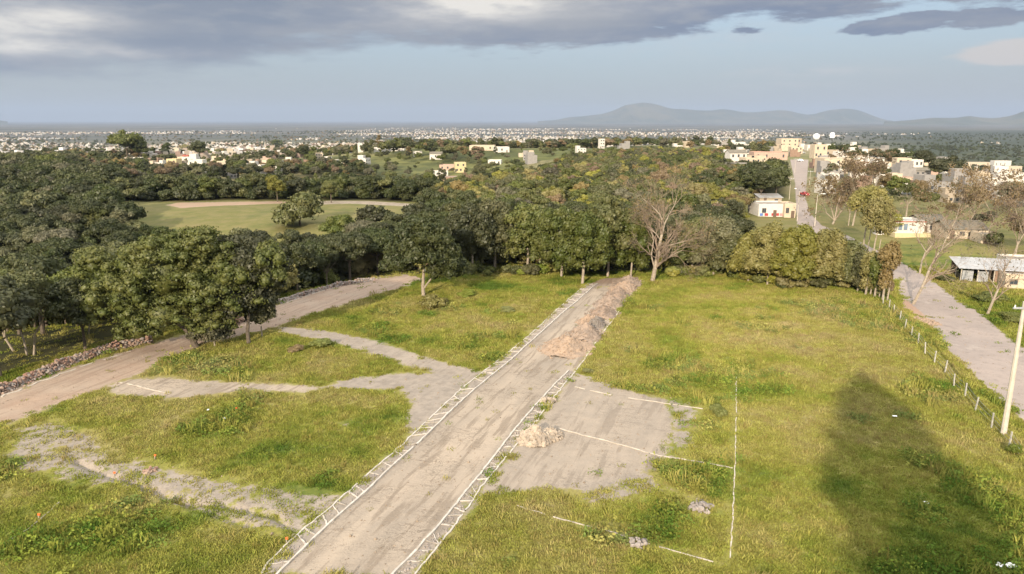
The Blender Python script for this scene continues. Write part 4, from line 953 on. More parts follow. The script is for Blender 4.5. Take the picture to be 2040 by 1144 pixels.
# the white house right of the street
r = H(1808, 470, 62, 27, 'white', 'long white house with two tall grey windows and a thin red roof edge', d=7, rot=-.06, roof='flat', roofmat=M_TIN, nwin=0, door=False)
s_ = mpx(1808, 470)
for cx in (-2.0, -.7):
    b = MB(); b.box(cx - .45, cx + .45, -.06, -.003, 1.5, 3.1); w_ = extra(r, 'window', b, [M_FRAMEW]); b = MB()
    for q in (-.40, .03): b.box(cx + q, cx + q + .36, -.09, -.062, 1.58, 3.02)
    extra(w_, 'pane', b, [surf('blue_glass', (.16, .22, .28), .1, 1, .2)])
b = MB(); b.box(-4.6, 3.9, -3.4, -3.2, -1.4, 1.2); b.box(-4.6, -4.4, -3.2, -.02, -1.4, 1.2); b.box(3.7, 3.9, -3.2, -.02, -1.4, 1.2); extra(r, 'yard_wall', b, [WALL['pale yellow']], 'cream garden wall in front of the white house')
b = MB(); b.box(-4.2, 4.2, -.12, -.003, 3.5, 3.72, 0, True); extra(r, 'roof_edge', b, [M_TILE])
b = MB(); b.box(-7.2, -4.45, 1.2, 3.2, -1.4, 2.0); extra(r, 'annexe', b, [WALL['white']])
H(1860, 466, 48, 22, 'white', 'low white house with a grey pitched roof behind thin bare limbs', d=8, roof='gable', roofmat=M_ROOFO, nwin=3)
H(1925, 476, 74, 20, 'cream', 'long cream building with an olive pitched roof at the right', d=8, rot=-.08, roof='gable', roofmat=M_ROOFO, nwin=3)
H(1972, 486, 36, 17, 'cream', 'small cream annexe at the right end of the long building', d=5, rot=-.1, roof='flat', nwin=1)
# tin shed
def shed():
    x, y, z = G3(1912, 560); r = thing('shed', 'open fronted shed with a pale tin roof beside the street', 'shed', (x, y, z), -.32)
    w, d, h = 13.5, 7.5, 2.5
    BLD.append((x + 5, y + 3, 8))
    b = MB(); n = 40
    V = []; F = []
    for i in range(n + 1):
        xx = -.5 + (w + 1) * i / n; zz = (.05 if i % 2 else 0)
        V += [(xx, -.7, h + zz), (xx, d + .5, h + .75 + zz)]
        if i: F.append((2 * i - 2, 2 * i, 2 * i + 1, 2 * i - 1))
    b.add(V, F); me = b.build('roof', [M_TIN]); o = ob('roof', me, r); md = o.modifiers.new('thick', 'SOLIDIFY'); md.thickness = .04
    b = MB(); b.box(0, w, d - .2, d, -1, h + .6); b.box(w - .2, w, 0, d - .2, -1, h + .2); b.box(5.5, w - .2, 0, .18, -1, h - .05); extra(r, 'wall', b, [WALL['brick brown']])
    b = MB(); b.box(-.03, .1, .3, 3.0, -1, 1.3); b.box(-.03, .1, 4.2, d - .2, -1, 1.8); extra(r, 'side_panel', b, [M_BLACK])
    for (a, c) in ((0, 0), (2.7, 0), (5.3, 0), (0, 3.6)):
        b = MB(); b.box(a, a + .16, c, c + .16, -1, h - .02 + c * .09); extra(r, 'post', b, [M_CONC])
    for a in (1.2, 3.6):
        b = MB(); b.box(a - .9, a + .9, .25, .32, 0, 2.0); extra(r, 'gate_panel', b, [M_METAL])
shed()
H(2052, 578, 90, 26, 'cream', 'cream building cut by the right edge of the photo behind the tin shed', d=8, rot=-.3, nwin=2)
H(2040, 535, 60, 14, 'white', 'white flat roofed shed above the cream building at the right edge', d=6, rot=-.25, nwin=1)
# painted wall house left of the street
r = H(1543, 432, 66, 23, 'white', 'white building with red and blue painted panels beside the street', d=9, rot=.04, roof='flat', nwin=2, door=True)
s_ = mpx(1543, 432); W_ = 33 * s_
for a, b_, m_, nm in ((-.62, -.40, M_REDP, 'painted_panel'), (-.20, .26, M_REDP, 'painted_panel'), (-.92, -.72, M_BLUEP, 'painted_panel'), (.30, .52, surf('pink_paint', (.55, .25, .25), .1, 1), 'painted_panel')):
    b = MB(); b.box(a * W_, b_ * W_, -.045, -.004, .35, 1.15); extra(r, nm, b, [m_])
H(1573, 434, 22, 26, 'cream', 'cream corner block with a small tank beside the painted building', d=6, nwin=1)
H(1436, 436, 26, 17, 'brick brown', 'low brick house with a white tin roof showing between trees', d=6, roof='shed', roofmat=M_WHITE, nwin=1)
H(1535, 404, 44, 10, 'beige', 'long low beige shed behind the painted building', d=5, roof='shed', roofmat=M_TIN, nwin=1)
# village along the street
VH = [(1470, 332, 34, 27, 'white', 'white two storey house with a stepped roof left of the street', 2, 'gable'), (1476, 348, 44, 20, 'grey', 'grey rough house in front of the stepped white one', 1, 'flat'), (1462, 322, 22, 14, 'cream', 'small cream house touching the white two storey one', 1, 'flat'),
      (1535, 319, 66, 14, 'pale pink', 'long pale pink building above the red roof', 1, 'flat'), (1510, 314, 24, 11, 'brick brown', 'brick house at the left end of the pink building', 1, 'flat'), (1548, 342, 22, 8, 'brick brown', 'small house with a bright red roof among trees', 1, 'gable'),
      (1572, 300, 34, 22, 'cream', 'large cream three storey building at the head of the street', 3, 'flat'), (1586, 295, 20, 18, 'beige', 'beige block joined to the large cream building', 2, 'flat'), (1530, 300, 56, 12, 'beige', 'long beige hall with pillars left of the cream building', 1, 'flat'),
      (1668, 346, 56, 28, 'cream', 'big cream building with a blank wall right of the street', 2, 'flat'), (1655, 360, 34, 12, 'white', 'white balcony house below the big blank wall', 1, 'flat'), (1653, 386, 36, 22, 'white', 'white house with dark openings at the street corner', 1, 'flat'),
      (1634, 316, 26, 26, 'cream', 'cream corner house with a tall front at the top of the street', 2, 'flat'), (1618, 300, 20, 10, 'white', 'white house under the round water tank', 1, 'flat'), (1700, 326, 44, 14, 'cream', 'wide cream house behind the big blank wall', 1, 'flat'),
      (1700, 345, 30, 22, 'beige', 'beige house with a side terrace right of the blank wall', 2, 'flat'), (1738, 330, 46, 12, 'white', 'low white house with a long terrace', 1, 'flat'), (1740, 346, 34, 14, 'beige', 'beige house below the white terrace', 1, 'flat'),
      (1799, 342, 28, 25, 'cream', 'tall cream block standing alone right of the terraces', 2, 'flat'), (1826, 334, 26, 14, 'white', 'white house leaning on the tall cream block', 1, 'flat'), (1838, 354, 30, 14, 'grey', 'house with a grey pitched roof right of the tall block', 1, 'gable'),
      (1852, 364, 34, 12, 'white', 'white porch house below the grey pitched roof', 1, 'flat'), (1776, 322, 28, 12, 'white', 'small white house left of the tall cream block', 1, 'flat'), (1950, 336, 44, 12, 'cream', 'long cream house near the plateau edge', 1, 'flat'),
      (1996, 338, 34, 17, 'white', 'white two level house near the plateau edge', 1, 'flat'), (2022, 344, 26, 12, 'cream', 'cream house at the plateau edge by the right border', 1, 'flat'), (1965, 352, 50, 9, 'beige', 'low beige house in front of the plateau edge houses', 1, 'flat'),
      (2014, 366, 40, 18, 'white', 'white house with a projecting roof slab at the right', 1, 'flat'), (2028, 382, 28, 14, 'cream', 'cream house below the projecting roof slab', 1, 'flat'), (1935, 387, 56, 9, 'white', 'long white wall house among dark trees at the right', 1, 'flat'),
      (1795, 388, 40, 9, 'beige', 'low beige house under the spreading tree', 1, 'flat'), (1862, 384, 40, 9, 'grey', 'low house with a broad grey roof under trees', 1, 'gable'), (1690, 312, 30, 10, 'white', 'small white house right of the round tank', 1, 'flat'),
      (1420, 312, 20, 9, 'white', 'white house peeping over the wood top', 1, 'flat'), (1330, 378, 20, 8, 'white', 'tiny white hut in the middle of the wood', 1, 'flat'), (1655, 312, 18, 12, 'beige', 'narrow beige house right of the street head', 1, 'flat')]
for px, py, w, h, wl, lb, st, rf in VH:
    H(px, py, w, h, wl, lb, storeys=st, roof=rf, roofmat=(M_TILE if 'red roof' in lb else M_ROOFO if rf == 'gable' else M_ROOFC), nwin=3 if w > 30 and 'blank' not in lb else 1 if 'blank' in lb else 2, rot=random.Random(px).uniform(-.12, .12))
LH = [(343, 338, 22, 20, 'pale yellow', 'bright cream two storey house in the left cluster', 2, 'flat'), (362, 336, 16, 14, 'beige', 'beige house joined to the bright cream one', 1, 'flat'), (372, 322, 24, 9, 'pale pink', 'pink house with a reddish roof in the left cluster', 1, 'gable'), (390, 332, 28, 12, 'white', 'white house right of the pink one in the left cluster', 1, 'flat'),
      (425, 310, 30, 13, 'white', 'white house with an arched roof at the top of the left cluster', 1, 'gable'), (440, 322, 40, 10, 'cream', 'wide cream house below the arched roof', 1, 'flat'), (420, 344, 26, 14, 'white', 'white house at the front of the left cluster', 1, 'flat'), (455, 340, 34, 14, 'cream', 'cream house at the right of the left cluster', 1, 'flat'),
      (462, 356, 20, 18, 'grey', 'grey block house at the lower right of the left cluster', 2, 'flat'), (490, 328, 24, 9, 'beige', 'beige house on the right fringe of the left cluster', 1, 'flat'), (300, 326, 30, 9, 'brick brown', 'row of low brick houses left of the bright cream house', 1, 'flat'), (270, 324, 22, 9, 'white', 'low white house near the big dark tree on the left', 1, 'flat'),
      (535, 352, 30, 10, 'white', 'white shed beyond the hedge on the left', 1, 'shed'), (470, 304, 22, 9, 'white', 'white house behind the left cluster', 1, 'flat'),
      (755, 292, 16, 12, 'white', 'white gabled house on the left of the ridge', 1, 'gable'), (775, 302, 60, 7, 'white', 'long white wall house on the ridge', 1, 'flat'), (832, 312, 18, 9, 'white', 'small white house right of the long ridge wall', 1, 'flat'), (868, 318, 24, 11, 'white', 'white gabled house at the right of the ridge', 1, 'gable'),
      (918, 344, 22, 19, 'pale yellow', 'tall bright cream block below the ridge', 2, 'flat'), (892, 340, 34, 10, 'pale pink', 'pinkish house leaning on the bright cream block', 1, 'flat'), (880, 352, 26, 10, 'white', 'white house at the left foot of the cream block', 1, 'flat'), (895, 360, 40, 6, 'brick brown', 'low brown walled yard below the cream block', 1, 'flat'),
      (960, 300, 50, 9, 'cream', 'long cream building right of the ridge trees', 1, 'flat'), (1000, 304, 30, 10, 'white', 'white hall right of the long cream building', 1, 'flat'), (985, 328, 26, 8, 'white', 'white house on the slope below the hall', 1, 'flat'), (1200, 296, 10, 18, 'white', 'narrow white tower house in the distant town', 3, 'flat')]
for px, py, w, h, wl, lb, st, rf in LH:
    H(px, py, w, h, wl, lb, storeys=st, roof=rf, roofmat=(M_TILE if 'reddish' in lb else M_ROOFO if rf == 'gable' else M_ROOFC), nwin=2, group='houses across the valley', rot=random.Random(px).uniform(-.3, .3))

# smaller houses: one mesh each, several plans
def small_house(seed, wall):
    rng = random.Random(seed); b = MB(); w = rng.uniform(8, 13); d = rng.uniform(7, 11); h = rng.choice([3.2, 3.2, 6.0, 6.2]); W = w / 2; t = .2
    def shell(x0, x1, y0, y1, h, z0=-3.0):
        for q in ((x0, x1, y0, y0 + t), (x0, x1, y1 - t, y1), (x0, x0 + t, y0 + t, y1 - t), (x1 - t, x1, y0 + t, y1 - t)): b.box(*q, z0, h + .5, 0)
        b.box(x0 + t, x1 - t, y0 + t, y1 - t, h - .2, h, 1)
    shell(-W, W, 0, d, h)
    if rng.random() < .6: q = w * rng.uniform(.3, .6); shell(-W + .01, -W + q, d * .3, d - .01, h + 2.6, h)
    if rng.random() < .5: shell(W + .02, W + rng.uniform(2.5, 5), 1, d - 1, max(h - 2.7, 2.7))
    for s_ in range(int(h // 3)):
        for i in range(3):
            cx = -W + w * (i + .5) / 3; b.box(cx - .6, cx + .6, -.05, -.003, s_ * 3 + 1.0, s_ * 3 + 2.3, 2)
    if rng.random() < .6: b.box(W - 2.2, W - 1.1, d - 2.4, d - 1.3, h + .01, h + 1.3, 3)
    return b.build('house', [WALL[wall], M_ROOFC, M_GLASS, M_BLACK])
SH = [(c, small_house(400 + i, c)) for i, c in enumerate(['white', 'cream', 'white', 'pale pink', 'beige', 'cream', 'grey', 'white', 'brick brown', 'cream'])]
ZON = [('right village', [(1640, 298), (1760, 300), (2040, 350), (2040, 410), (1880, 405), (1760, 372), (1690, 372), (1640, 350)], 96), ('upper village', [(1430, 283), (1600, 282), (1700, 294), (1700, 306), (1610, 308), (1560, 345), (1430, 325)], 64),
       ('town beyond the central wood', [(940, 284), (1100, 286), (1440, 274), (1440, 302), (1180, 302), (1040, 330), (940, 320)], 22), ('middle terraces', [(520, 292), (740, 292), (740, 345), (560, 345)], 14), ('left cluster across the valley', [(255, 312), (500, 300), (560, 330), (500, 350), (380, 342), (255, 330)], 24), ('far left town', [(0, 275), (300, 275), (700, 280), (740, 296), (500, 300), (0, 312)], 12)]
ADJ = {'white': 'whitewashed', 'cream': 'cream', 'pale pink': 'pale pink', 'beige': 'beige', 'grey': 'bare grey', 'brick brown': 'brown brick'}
RELAB = []
rngh = random.Random(99); plc = []
for zn, pp, n in ZON:
    P = pp; xs = [p[0] for p in P]; ys = [p[1] for p in P]; cnt = 0; tries = 0
    while cnt < n and tries < 4000:
        tries += 1; px, py = rngh.uniform(min(xs), max(xs)), rngh.uniform(min(ys), max(ys))
        if poly_sdf(np.array([px]), np.array([py]), P)[0] < 0: continue
        q = G(px, py)
        if q is None or q[1] > 4000: continue
        if any(math.hypot(q[0] - a, q[1] - b_) < 11 for a, b_ in plc) or any(math.hypot(q[0] - a, q[1] - b_) < r_ + 5 for a, b_, r_ in BLD): continue
        if max(poly_sdf(np.array([q[0]]), np.array([q[1]]), s__)[0] for s__ in (STREET, ROADP, ROADP2)) > -8: continue
        i = rngh.randrange(len(SH)); c, me = SH[i]; plc.append(q); cnt += 1
        pos = 'near its left end' if px < min(xs) + (max(xs) - min(xs)) / 3 else 'in its middle' if px < min(xs) + 2 * (max(xs) - min(xs)) / 3 else 'near its right end'
        big = 'two level' if me.vertices and max(v.co.z for v in me.vertices) > 5.5 else 'low'
        o = ob('house', me, None, (q[0], q[1], TZ(*q)), rngh.choice([0, 1.57, 3.14]) + rngh.uniform(-.3, .3), rngh.uniform(.66, .95))
        tag(o, 'x', 'house', 'houses of the ' + zn, 'thing'); RELAB.append((o, f'{big} {ADJ[c]} house', px, py))
for q in plc: BLD.append((q[0], q[1], 8.0))

# the far towns as one mass
def far_town():
    rng = np.random.default_rng(7); n = 15000; u = rng.uniform(-.64, .66, n * 3); t = np.exp(rng.uniform(math.log(760), math.log(9500), n * 3)); x = np.sin(u) * t; y = np.cos(u) * t
    dn = vn(x / 700, y / 500, 21) + .6 * vn(x / 260, y / 200, 22) + .25 * vn(x / 90, y / 90, 23)
    thr = np.interp(u, [-.64, -.35, -.2, 0, .25, .36, .42, .66], [-.12, -.05, .0, -.22, -.25, .05, .30, .34]); fo = np.interp(t, [1000, 2500, 6000, 9500], [0, 0, .1, .5])
    ok = dn > thr + fo
    ok &= ~((u > .02) & (t < 1000 + 1200 * (u > .30))); x, y = x[ok][:n], y[ok][:n]; m_ = len(x); z = terrain(x, y)
    w = rng.uniform(5, 12, m_); d = rng.uniform(5, 11, m_); h = rng.choice([3, 3.4, 6, 6.5, 9], m_, p=[.35, .25, .2, .15, .05]); a = rng.choice([.3, 1.87, .9], m_) + rng.normal(0, .15, m_)
    c, s_ = np.cos(a), np.sin(a); cs = np.array([(-1, -1), (1, -1), (1, 1), (-1, 1)])
    # main block with a smaller block on top
    V = []; F = []
    for k, (zz0, zz1, f, oz) in enumerate(((-2, 1, 1, 0), (1, 1, .5, 2.4))):
        P = np.zeros((m_, 8, 3))
        for i in range(8):
            lx = cs[i % 4][0] * w / 2 * f + (w * .22 if k else 0); ly = cs[i % 4][1] * d / 2 * f + (d * .2 if k else 0)
            P[:, i, 0] = x + lx * c - ly * s_; P[:, i, 1] = y + lx * s_ + ly * c
            P[:, i, 2] = z + ((h if i > 3 else -2.0) if k == 0 else (h + (2.4 if i > 3 else 0)))
        V.append(P.reshape(-1, 3)); fb = np.array([(4, 5, 6, 7), (0, 1, 5, 4), (1, 2, 6, 5), (2, 3, 7, 6), (3, 0, 4, 7)]); F.append((fb[None] + (np.arange(m_) * 8)[:, None, None]).reshape(-1, 4) + k * m_ * 8)
    me = mesh('distant_houses', np.concatenate(V), np.concatenate(F).astype(np.int32), [])
    pal = np.array([(.46, .43, .39), (.38, .33, .26), (.28, .235, .19), (.22, .16, .13), (.33, .32, .31), (.17, .155, .14), (.52, .50, .48)])
    ci = rng.choice(7, m_, p=[.26, .18, .15, .1, .13, .08, .1]); cc = np.repeat(np.column_stack([pal[ci], np.ones(m_)]), 8, 0); cc = np.concatenate([cc, cc]).astype(np.float32)
    at = me.color_attributes.new('tone', 'FLOAT_COLOR', 'POINT'); at.data.foreach_set('color', cc.ravel())
    m2, t_ = mat('distant_house_walls'); finish(t_, t_.n('ShaderNodeAttribute', attribute_name='tone').outputs[0], .9); me.materials.append(m2)
    o = ob('distant_houses', me); tag(o, 'thousands of pale houses of the far towns spread over the plain', 'town', None, 'stuff')
far_town()

# ------------------------------------------------------------------ water tanks, antenna, poles, vehicles
def ball_tank(px, py, dia_px, label):
    x, y, z = G3(px, py); s_ = depth(x, y, z) / FPX; R = dia_px * s_ / 2; hl = R * 1.6
    r = thing('water_tower', label, 'water tower', (x, y, z)); V = []; F = []; n = 20
    for i in range(11):
        th = math.pi * i / 10
        for k in range(n): V.append((R * math.sin(th) * math.cos(6.2832 * k / n), R * math.sin(th) * math.sin(6.2832 * k / n), hl + R - R * math.cos(th)))
    for i in range(10):
        for k in range(n): F.append((i * n + k, i * n + (k + 1) % n, (i + 1) * n + (k + 1) % n, (i + 1) * n + k))
    ob('tank', mesh('tank', V, F, [M_WHITE], True), r)
    for k in range(6):
        a = 6.2832 * k / 6; b = MB(); b.tube([(R * .8 * math.cos(a), R * .8 * math.sin(a), -2), (R * .72 * math.cos(a), R * .72 * math.sin(a), hl + R * .45)], [.22, .18], 6); extra(r, 'leg', b, [M_CONC])
    b = MB(); b.tube([(0, 0, hl + 2 * R - .1), (0, 0, hl + 2 * R + .6)], [.5, .35], 8); extra(r, 'hatch', b, [M_METAL])
ball_tank(1625, 290, 13, 'round white water tank on short legs above the village')
def high_tank(px, py, label):
    x, y, z = G3(px, py); r = thing('water_tower', label, 'water tower', (x, y, z)); s_ = depth(x, y, z) / FPX; zt = 17 * s_
    b = MB(); n = 12
    b.tube([(0, 0, zt), (0, 0, zt + .01), (0, 0, zt + 9 * s_), (0, 0, zt + 10.5 * s_)], [3.2 * s_, 4.6 * s_, 4.6 * s_, .8], 14); extra(r, 'tank', b, [M_WHITE])
    for k in range(4):
        a = .78 + 1.5708 * k; b = MB(); b.tube([(3.4 * s_ * math.cos(a), 3.4 * s_ * math.sin(a), -2), (2.9 * s_ * math.cos(a), 2.9 * s_ * math.sin(a), zt + .05)], [.28, .22], 5); extra(r, 'leg', b, [M_METAL])
high_tank(1656, 292, 'white elevated tank on four thin legs right of the round tank')
def mast(px, py, top, label):
    x, y, z = G3(px, py); s_ = depth(x, y, z) / FPX; h = (py - top) * s_; r = thing('antenna_mast', label, 'antenna', (x, y, z)); b = MB()
    for k in range(3):
        a = 2.094 * k; b.tube([(.9 * math.cos(a), .9 * math.sin(a), -2), (.25 * math.cos(a), .25 * math.sin(a), h)], [.14, .08], 4)
    extra(r, 'lattice', b, [M_WHITE])
    for f in (.7, .9):
        b = MB(); b.box(-.8, .8, -.6, .1, h * f, h * f + 1.6); extra(r, 'antenna', b, [M_WHITE])
mast(1498, 292, 256, 'thin lattice mast rising over the village left of the cream building')
def pole(px, py, h, r0, label, arm=None, cross=False, name='utility_pole', cat='pole', mt=None):
    x, y, z = G3(px, py); r = thing(name, label, cat, (x, y, z), 0, 'poles along the street'); b = MB(); b.tube([(0, 0, -.5), (0, 0, h * .5), (0, 0, h)], [r0, r0 * .78, r0 * .55], 8); extra(r, 'shaft', b, [mt or M_CONC])
    if arm:
        b = MB(); b.tube([(0, 0, h - .3), (arm * .5, -.1, h + .15), (arm, -.2, h + .25)], [.06, .05, .04], 6); a = extra(r, 'arm', b, [M_METAL])
        b = MB(); b.box(arm - .12, arm + .6 * (1 if arm > 0 else -1), -.32, -.08, h + .15, h + .32, 0, True); extra(a, 'lamp', b, [M_WHITE])
    if cross:
        b = MB(); b.box(-1.1, 1.1, -.3, -.18, h - .6, h - .45, 0, True); c = extra(r, 'crossarm', b, [M_METAL])
        for k in (-.95, 0, .95): b = MB(); b.tube([(k, -.24, h - .45), (k, -.24, h - .25)], [.06, .04], 6); extra(c, 'insulator', b, [M_WHITE])
pole(1999, 864, 12.5, .26, 'tall thick concrete pole beside the fence at the right edge', cross=True)
pole(1623, 450, 8.5, .13, 'street lamp pole with a short arm at the street bend', arm=1.4, name='street_lamp', cat='street lamp')
pole(1597, 460, 1.6, .22, 'short pale bollard post at the near end of the village street', name='post', cat='post')
pole(1588, 440, 9, .12, 'thin pole on the left side of the village street', arm=-1.0, name='street_lamp', cat='street lamp')
pole(1572, 398, 8, .11, 'thin pole above the painted building', cross=True)
pole(1612, 372, 7, .11, 'pole on the right pavement of the village street', cross=True)
pole(1583, 345, 8, .12, 'pole on the left pavement high up the village street', cross=True)
pole(1745, 452, 8, .13, 'pole among the trees right of the street', cross=True)

def vehicle(px, py, rot, col, label, name='car', cat='car', L=4.3, pickup=False, sc=1.0):
    x, y = G(px, py); z = TZ(x, y) + .02; r = thing(name, label, cat, (x, y, z), rot, 'vehicles in the village street'); r.scale = (sc,) * 3
    W = .86; prof = [(-L / 2, .35), (-L / 2, .85), (-L * .30, .98), (-L * .14, 1.42), (L * .10, 1.45), (L * (.16 if pickup else .30), 1.0), (L / 2, .9 if not pickup else .98), (L / 2, .35)]
    V = [(-W, p, q) for p, q in prof] + [(W, p, q) for p, q in prof]
    V = [(a * (.82 if q > 1.2 else 1), p, q) for a, p, q in V]; n = len(prof); F = [tuple(range(n))[::-1], tuple(range(n, 2 * n))] + [(i, (i + 1) % n, n + (i + 1) % n, n + i) for i in range(n)]
    me = mesh('body', V, F, [col]); o = ob('body', me, r)
    b = MB(); b.box(-W * .72, W * .72, -L * .235, -L * .215, 1.05, 1.36, 0, True); ob('windscreen', b.build('windscreen', [M_GLASS]), r)
    for sx in (-1, 1):
        b = MB(); b.box(min(sx * W * .93, sx * W * 1.0), max(sx * W * .93, sx * W * 1.0), -L * .12, L * .09, 1.02, 1.30, 0, True); ob('side_window', b.build('side_window', [M_GLASS]), r)
        for sy in (-.31, .31):
            b = MB(); b.tube([(sx * W * .82, sy * L, .33), (sx * W * 1.03, sy * L, .33)], [.33, .33], 12); ob('wheel', b.build('wheel', [M_BLACK]), r)
        b = MB(); b.box(sx * .62 - .14, sx * .62 + .14, -L / 2 - .03, -L / 2 + .01, .62, .78, 0, True); ob('headlight', b.build('headlight', [M_WHITE]), r)
vehicle(1594, 322, .05, M_WHITE, 'white car driving alone on the village street', sc=1.25)
vehicle(1581, 306, 1.4, M_WHITE, 'white van parked left at the head of the street', 'van', 'van', 5.0, sc=1.3)
vehicle(1598, 306, 1.2, M_METAL, 'grey car parked at the head of the street', sc=1.2)
vehicle(1603, 390, .1, M_REDP, 'dark red pickup at the street edge by the yellow heap', 'pickup_truck', 'pickup truck', 4.8, True)
vehicle(1800, 389, 1.2, M_METAL, 'grey car parked in the yard under the spreading tree', sc=1.1)

# ------------------------------------------------------------------ fence along the field
def fence():
    pts = [(1759, 606), (1771, 615), (1781, 626), (1792, 639), (1802, 656), (1815, 672), (1829, 685), (1843, 705), (1861, 723), (1882, 742), (1900, 771), (1922, 790), (1942, 818), (1975, 852), (2010, 890), (2048, 940)]
    x0, y0 = G(*pts[8]); z0 = TZ(x0, y0); r = thing('fence', 'wire fence on short white concrete posts between the field and the street', 'fence', (x0, y0, z0)); tops = []
    rng = random.Random(4)
    for px, py in pts:
        x, y = G(px, py); z = TZ(x, y); b = MB(); h = 1.45; lx, ly = rng.uniform(-.15, .15), rng.uniform(-.12, .12)
        b.tube([(x - x0, y - y0, z - z0 - .3), (x - x0 + lx, y - y0 + ly, z - z0 + h)], [.085, .07], 4); extra(r, 'post', b, [M_POST]); tops.append((x - x0, y - y0, z - z0))
    for hh in (.5, .95, 1.35):
        b = MB(); P = []
        for a, c in zip(tops[:-1], tops[1:]):
            for f in (0, .5): P.append((a[0] + (c[0] - a[0]) * f, a[1] + (c[1] - a[1]) * f, a[2] + (c[2] - a[2]) * f + hh - (.06 if f else 0)))
        b.tube(P, [.012] * len(P), 3, 0, False); extra(r, 'wire', b, [M_METAL])
fence()

# small orange markers and litter
for px, py, lab in ((309, 915, 'orange marker stake above the eroded trench'), (228, 950, 'orange marker stake at the lower side of the eroded trench'), (78, 1034, 'orange marker stake in the grass at the lower left'), (571, 1082, 'orange marker stake at the outer rail of the left ladder kerb'), (471, 820, 'orange marker stake in the middle of the left grass')):
    x, y, z = G3(px, py); r = thing('marker_stake', lab, 'marker stake', (x, y, z), 0, 'orange marker stakes')
    b = MB(); b.box(-.035, .035, -.035, .035, -.1, .42); extra(r, 'stake', b, [M_BARKP]); b = MB(); b.box(-.04, .12, -.045, .045, .30, .43, 0, True); extra(r, 'flag', b, [M_ORANGE])
def scrap(px, py, s_, lab, seed, n=1):
    x, y, z = G3(px, py); rng = np.random.default_rng(seed); k = 7; g = np.linspace(-1, 1, k); U, W = np.meshgrid(g, g)
    Z = .18 + .35 * np.abs(vn(U * 2 + seed, W * 2, seed)) + .15 * vn(U * 5, W * 5 + seed, seed); V = np.stack([U * s_ * (1 + .3 * vn(W * 3, U, seed)), W * s_ * .7, Z * s_ + .18], -1).reshape(-1, 3)
    i = np.arange(k - 1)[:, None] * k + np.arange(k - 1)[None]; o = ob('plastic_scrap', mesh('plastic_scrap', V, np.stack([i, i + 1, i + k + 1, i + k], -1).reshape(-1, 4).astype(np.int32), [M_WHITE], True), None, (x, y, z), rng.uniform(0, 3))
    md = o.modifiers.new('thick', 'SOLIDIFY'); md.thickness = .02; tag(o, lab, 'litter', 'white scraps in the grass', 'thing')
scrap(1845, 1007, .22, 'white scrap lying in the dark shadow on the right', 1); scrap(1990, 1131, .26, 'crumpled white sheet at the lower right corner', 2); scrap(2012, 1133, .32, 'second crumpled white sheet beside the first at the lower right corner', 3)
scrap(1782, 833, .2, 'white scrap at the top of the shadow', 4); scrap(447, 838, .2, 'white scrap in the left grass', 5); scrap(415, 820, .13, 'tiny white scrap in the left grass', 6)
# ------------------------------------------------------------------ fill the woods
WA = PL0([(-300, 760), (-300, 330), (0, 330), (240, 345), (226, 400), (215, 432), (250, 444), (330, 466), (430, 472), (600, 468), (820, 456), (866, 436), (905, 440), (1180, 480), (1462, 480), (1462, 540), (1180, 542), (1010, 524), (900, 540), (800, 540), (700, 552), (560, 585), (440, 620), (230, 680), (60, 735), (-300, 845)])
WB = PL0([(866, 440), (884, 398), (1000, 345), (1150, 318), (1300, 308), (1440, 312), (1450, 345), (1500, 360), (1572, 352), (1572, 392), (1480, 402), (1480, 446), (1462, 482), (1180, 482), (905, 442)])
WC = PL([(228, 400), (232, 388), (460, 384), (700, 385), (870, 396), (868, 403), (820, 402), (740, 397), (600, 397), (420, 399), (330, 401)])
WD = [PL([(0, 316), (240, 334), (480, 352), (700, 366), (870, 385), (960, 345), (1180, 312), (1180, 300), (940, 296), (720, 296), (520, 300), (240, 300), (0, 296)])]
WE = [PL([(1625, 325), (1760, 345), (1780, 356), (1900, 352), (2045, 400), (2200, 440), (2200, 600), (2045, 510), (1900, 500), (1840, 440), (1770, 430), (1740, 470), (1665, 445), (1615, 400), (1615, 330)])]
WF = PL0([(1486, 400), (1486, 372), (1566, 366), (1580, 395)])
scatter([WA], 6.2, .93, [0, 1, 2, 3, 4, 0, 3], ['dark green', 'dark green', 'dark green', 'olive', 'dark green', 'dark green', 'dark green', 'grey green'], .85, 1.2, 'wood around the left clearing')
scatter([WB], 5.6, .9, [0, 1, 2, 3, 4], ['olive', 'yellow green', 'olive', 'grey green', 'dark green', 'olive', 'brownish'], .5, .85, 'wood in the middle distance')
scatter([WC], 6.0, .97, [0, 1, 3, 4], ['dark green', 'dark green', 'dark green', 'olive'], .75, 1.0, 'dark tree belt behind the clearing')
scatter([WA], 5.0, .55, [7], ['olive', 'dark green', 'yellow green'], .7, 1.3, 'undergrowth of the left wood')
scatter([PL0([(880, 545), (1000, 530), (1180, 549), (1180, 538), (1000, 520), (900, 530)]), PL0([(1330, 548), (1470, 552), (1470, 535), (1340, 530)])], 3.2, .8, [7], ['olive', 'brownish', 'yellow green'], .6, 1.0, 'undergrowth at the field edge')
scatter([WC], 3.6, .9, [7], ['dark green', 'dark green', 'olive'], .6, .95, 'low growth under the belt')
scatter([WF], 6.5, .95, [0, 1, 2], ['dark green', 'olive'], .95, 1.25, 'dense trees above the painted building')
scatter(WD, 10, .42, [0, 1, 2, 3, 7, 7, 5], ['olive', 'dark green', 'grey green', 'olive'], .45, .8, 'terraced fields across the valley')
scatter(WE, 12, .42, [0, 1, 2, 6, 6, 3, 7], ['olive', 'brownish', 'grey green', 'olive', 'dark green'], .6, 1.0, 'gardens of the village on the right')
CAND = [(c[0], c[1], c[2], c[3], c[4], c[5] * (.86 if c[7].startswith('wood around') and c[0] > -52 else 1), c[6], c[7]) for c in CAND]
CAND = [c for c in CAND if not (c[7].startswith('undergrowth') and c[1] < 112 and c[0] < -28)]
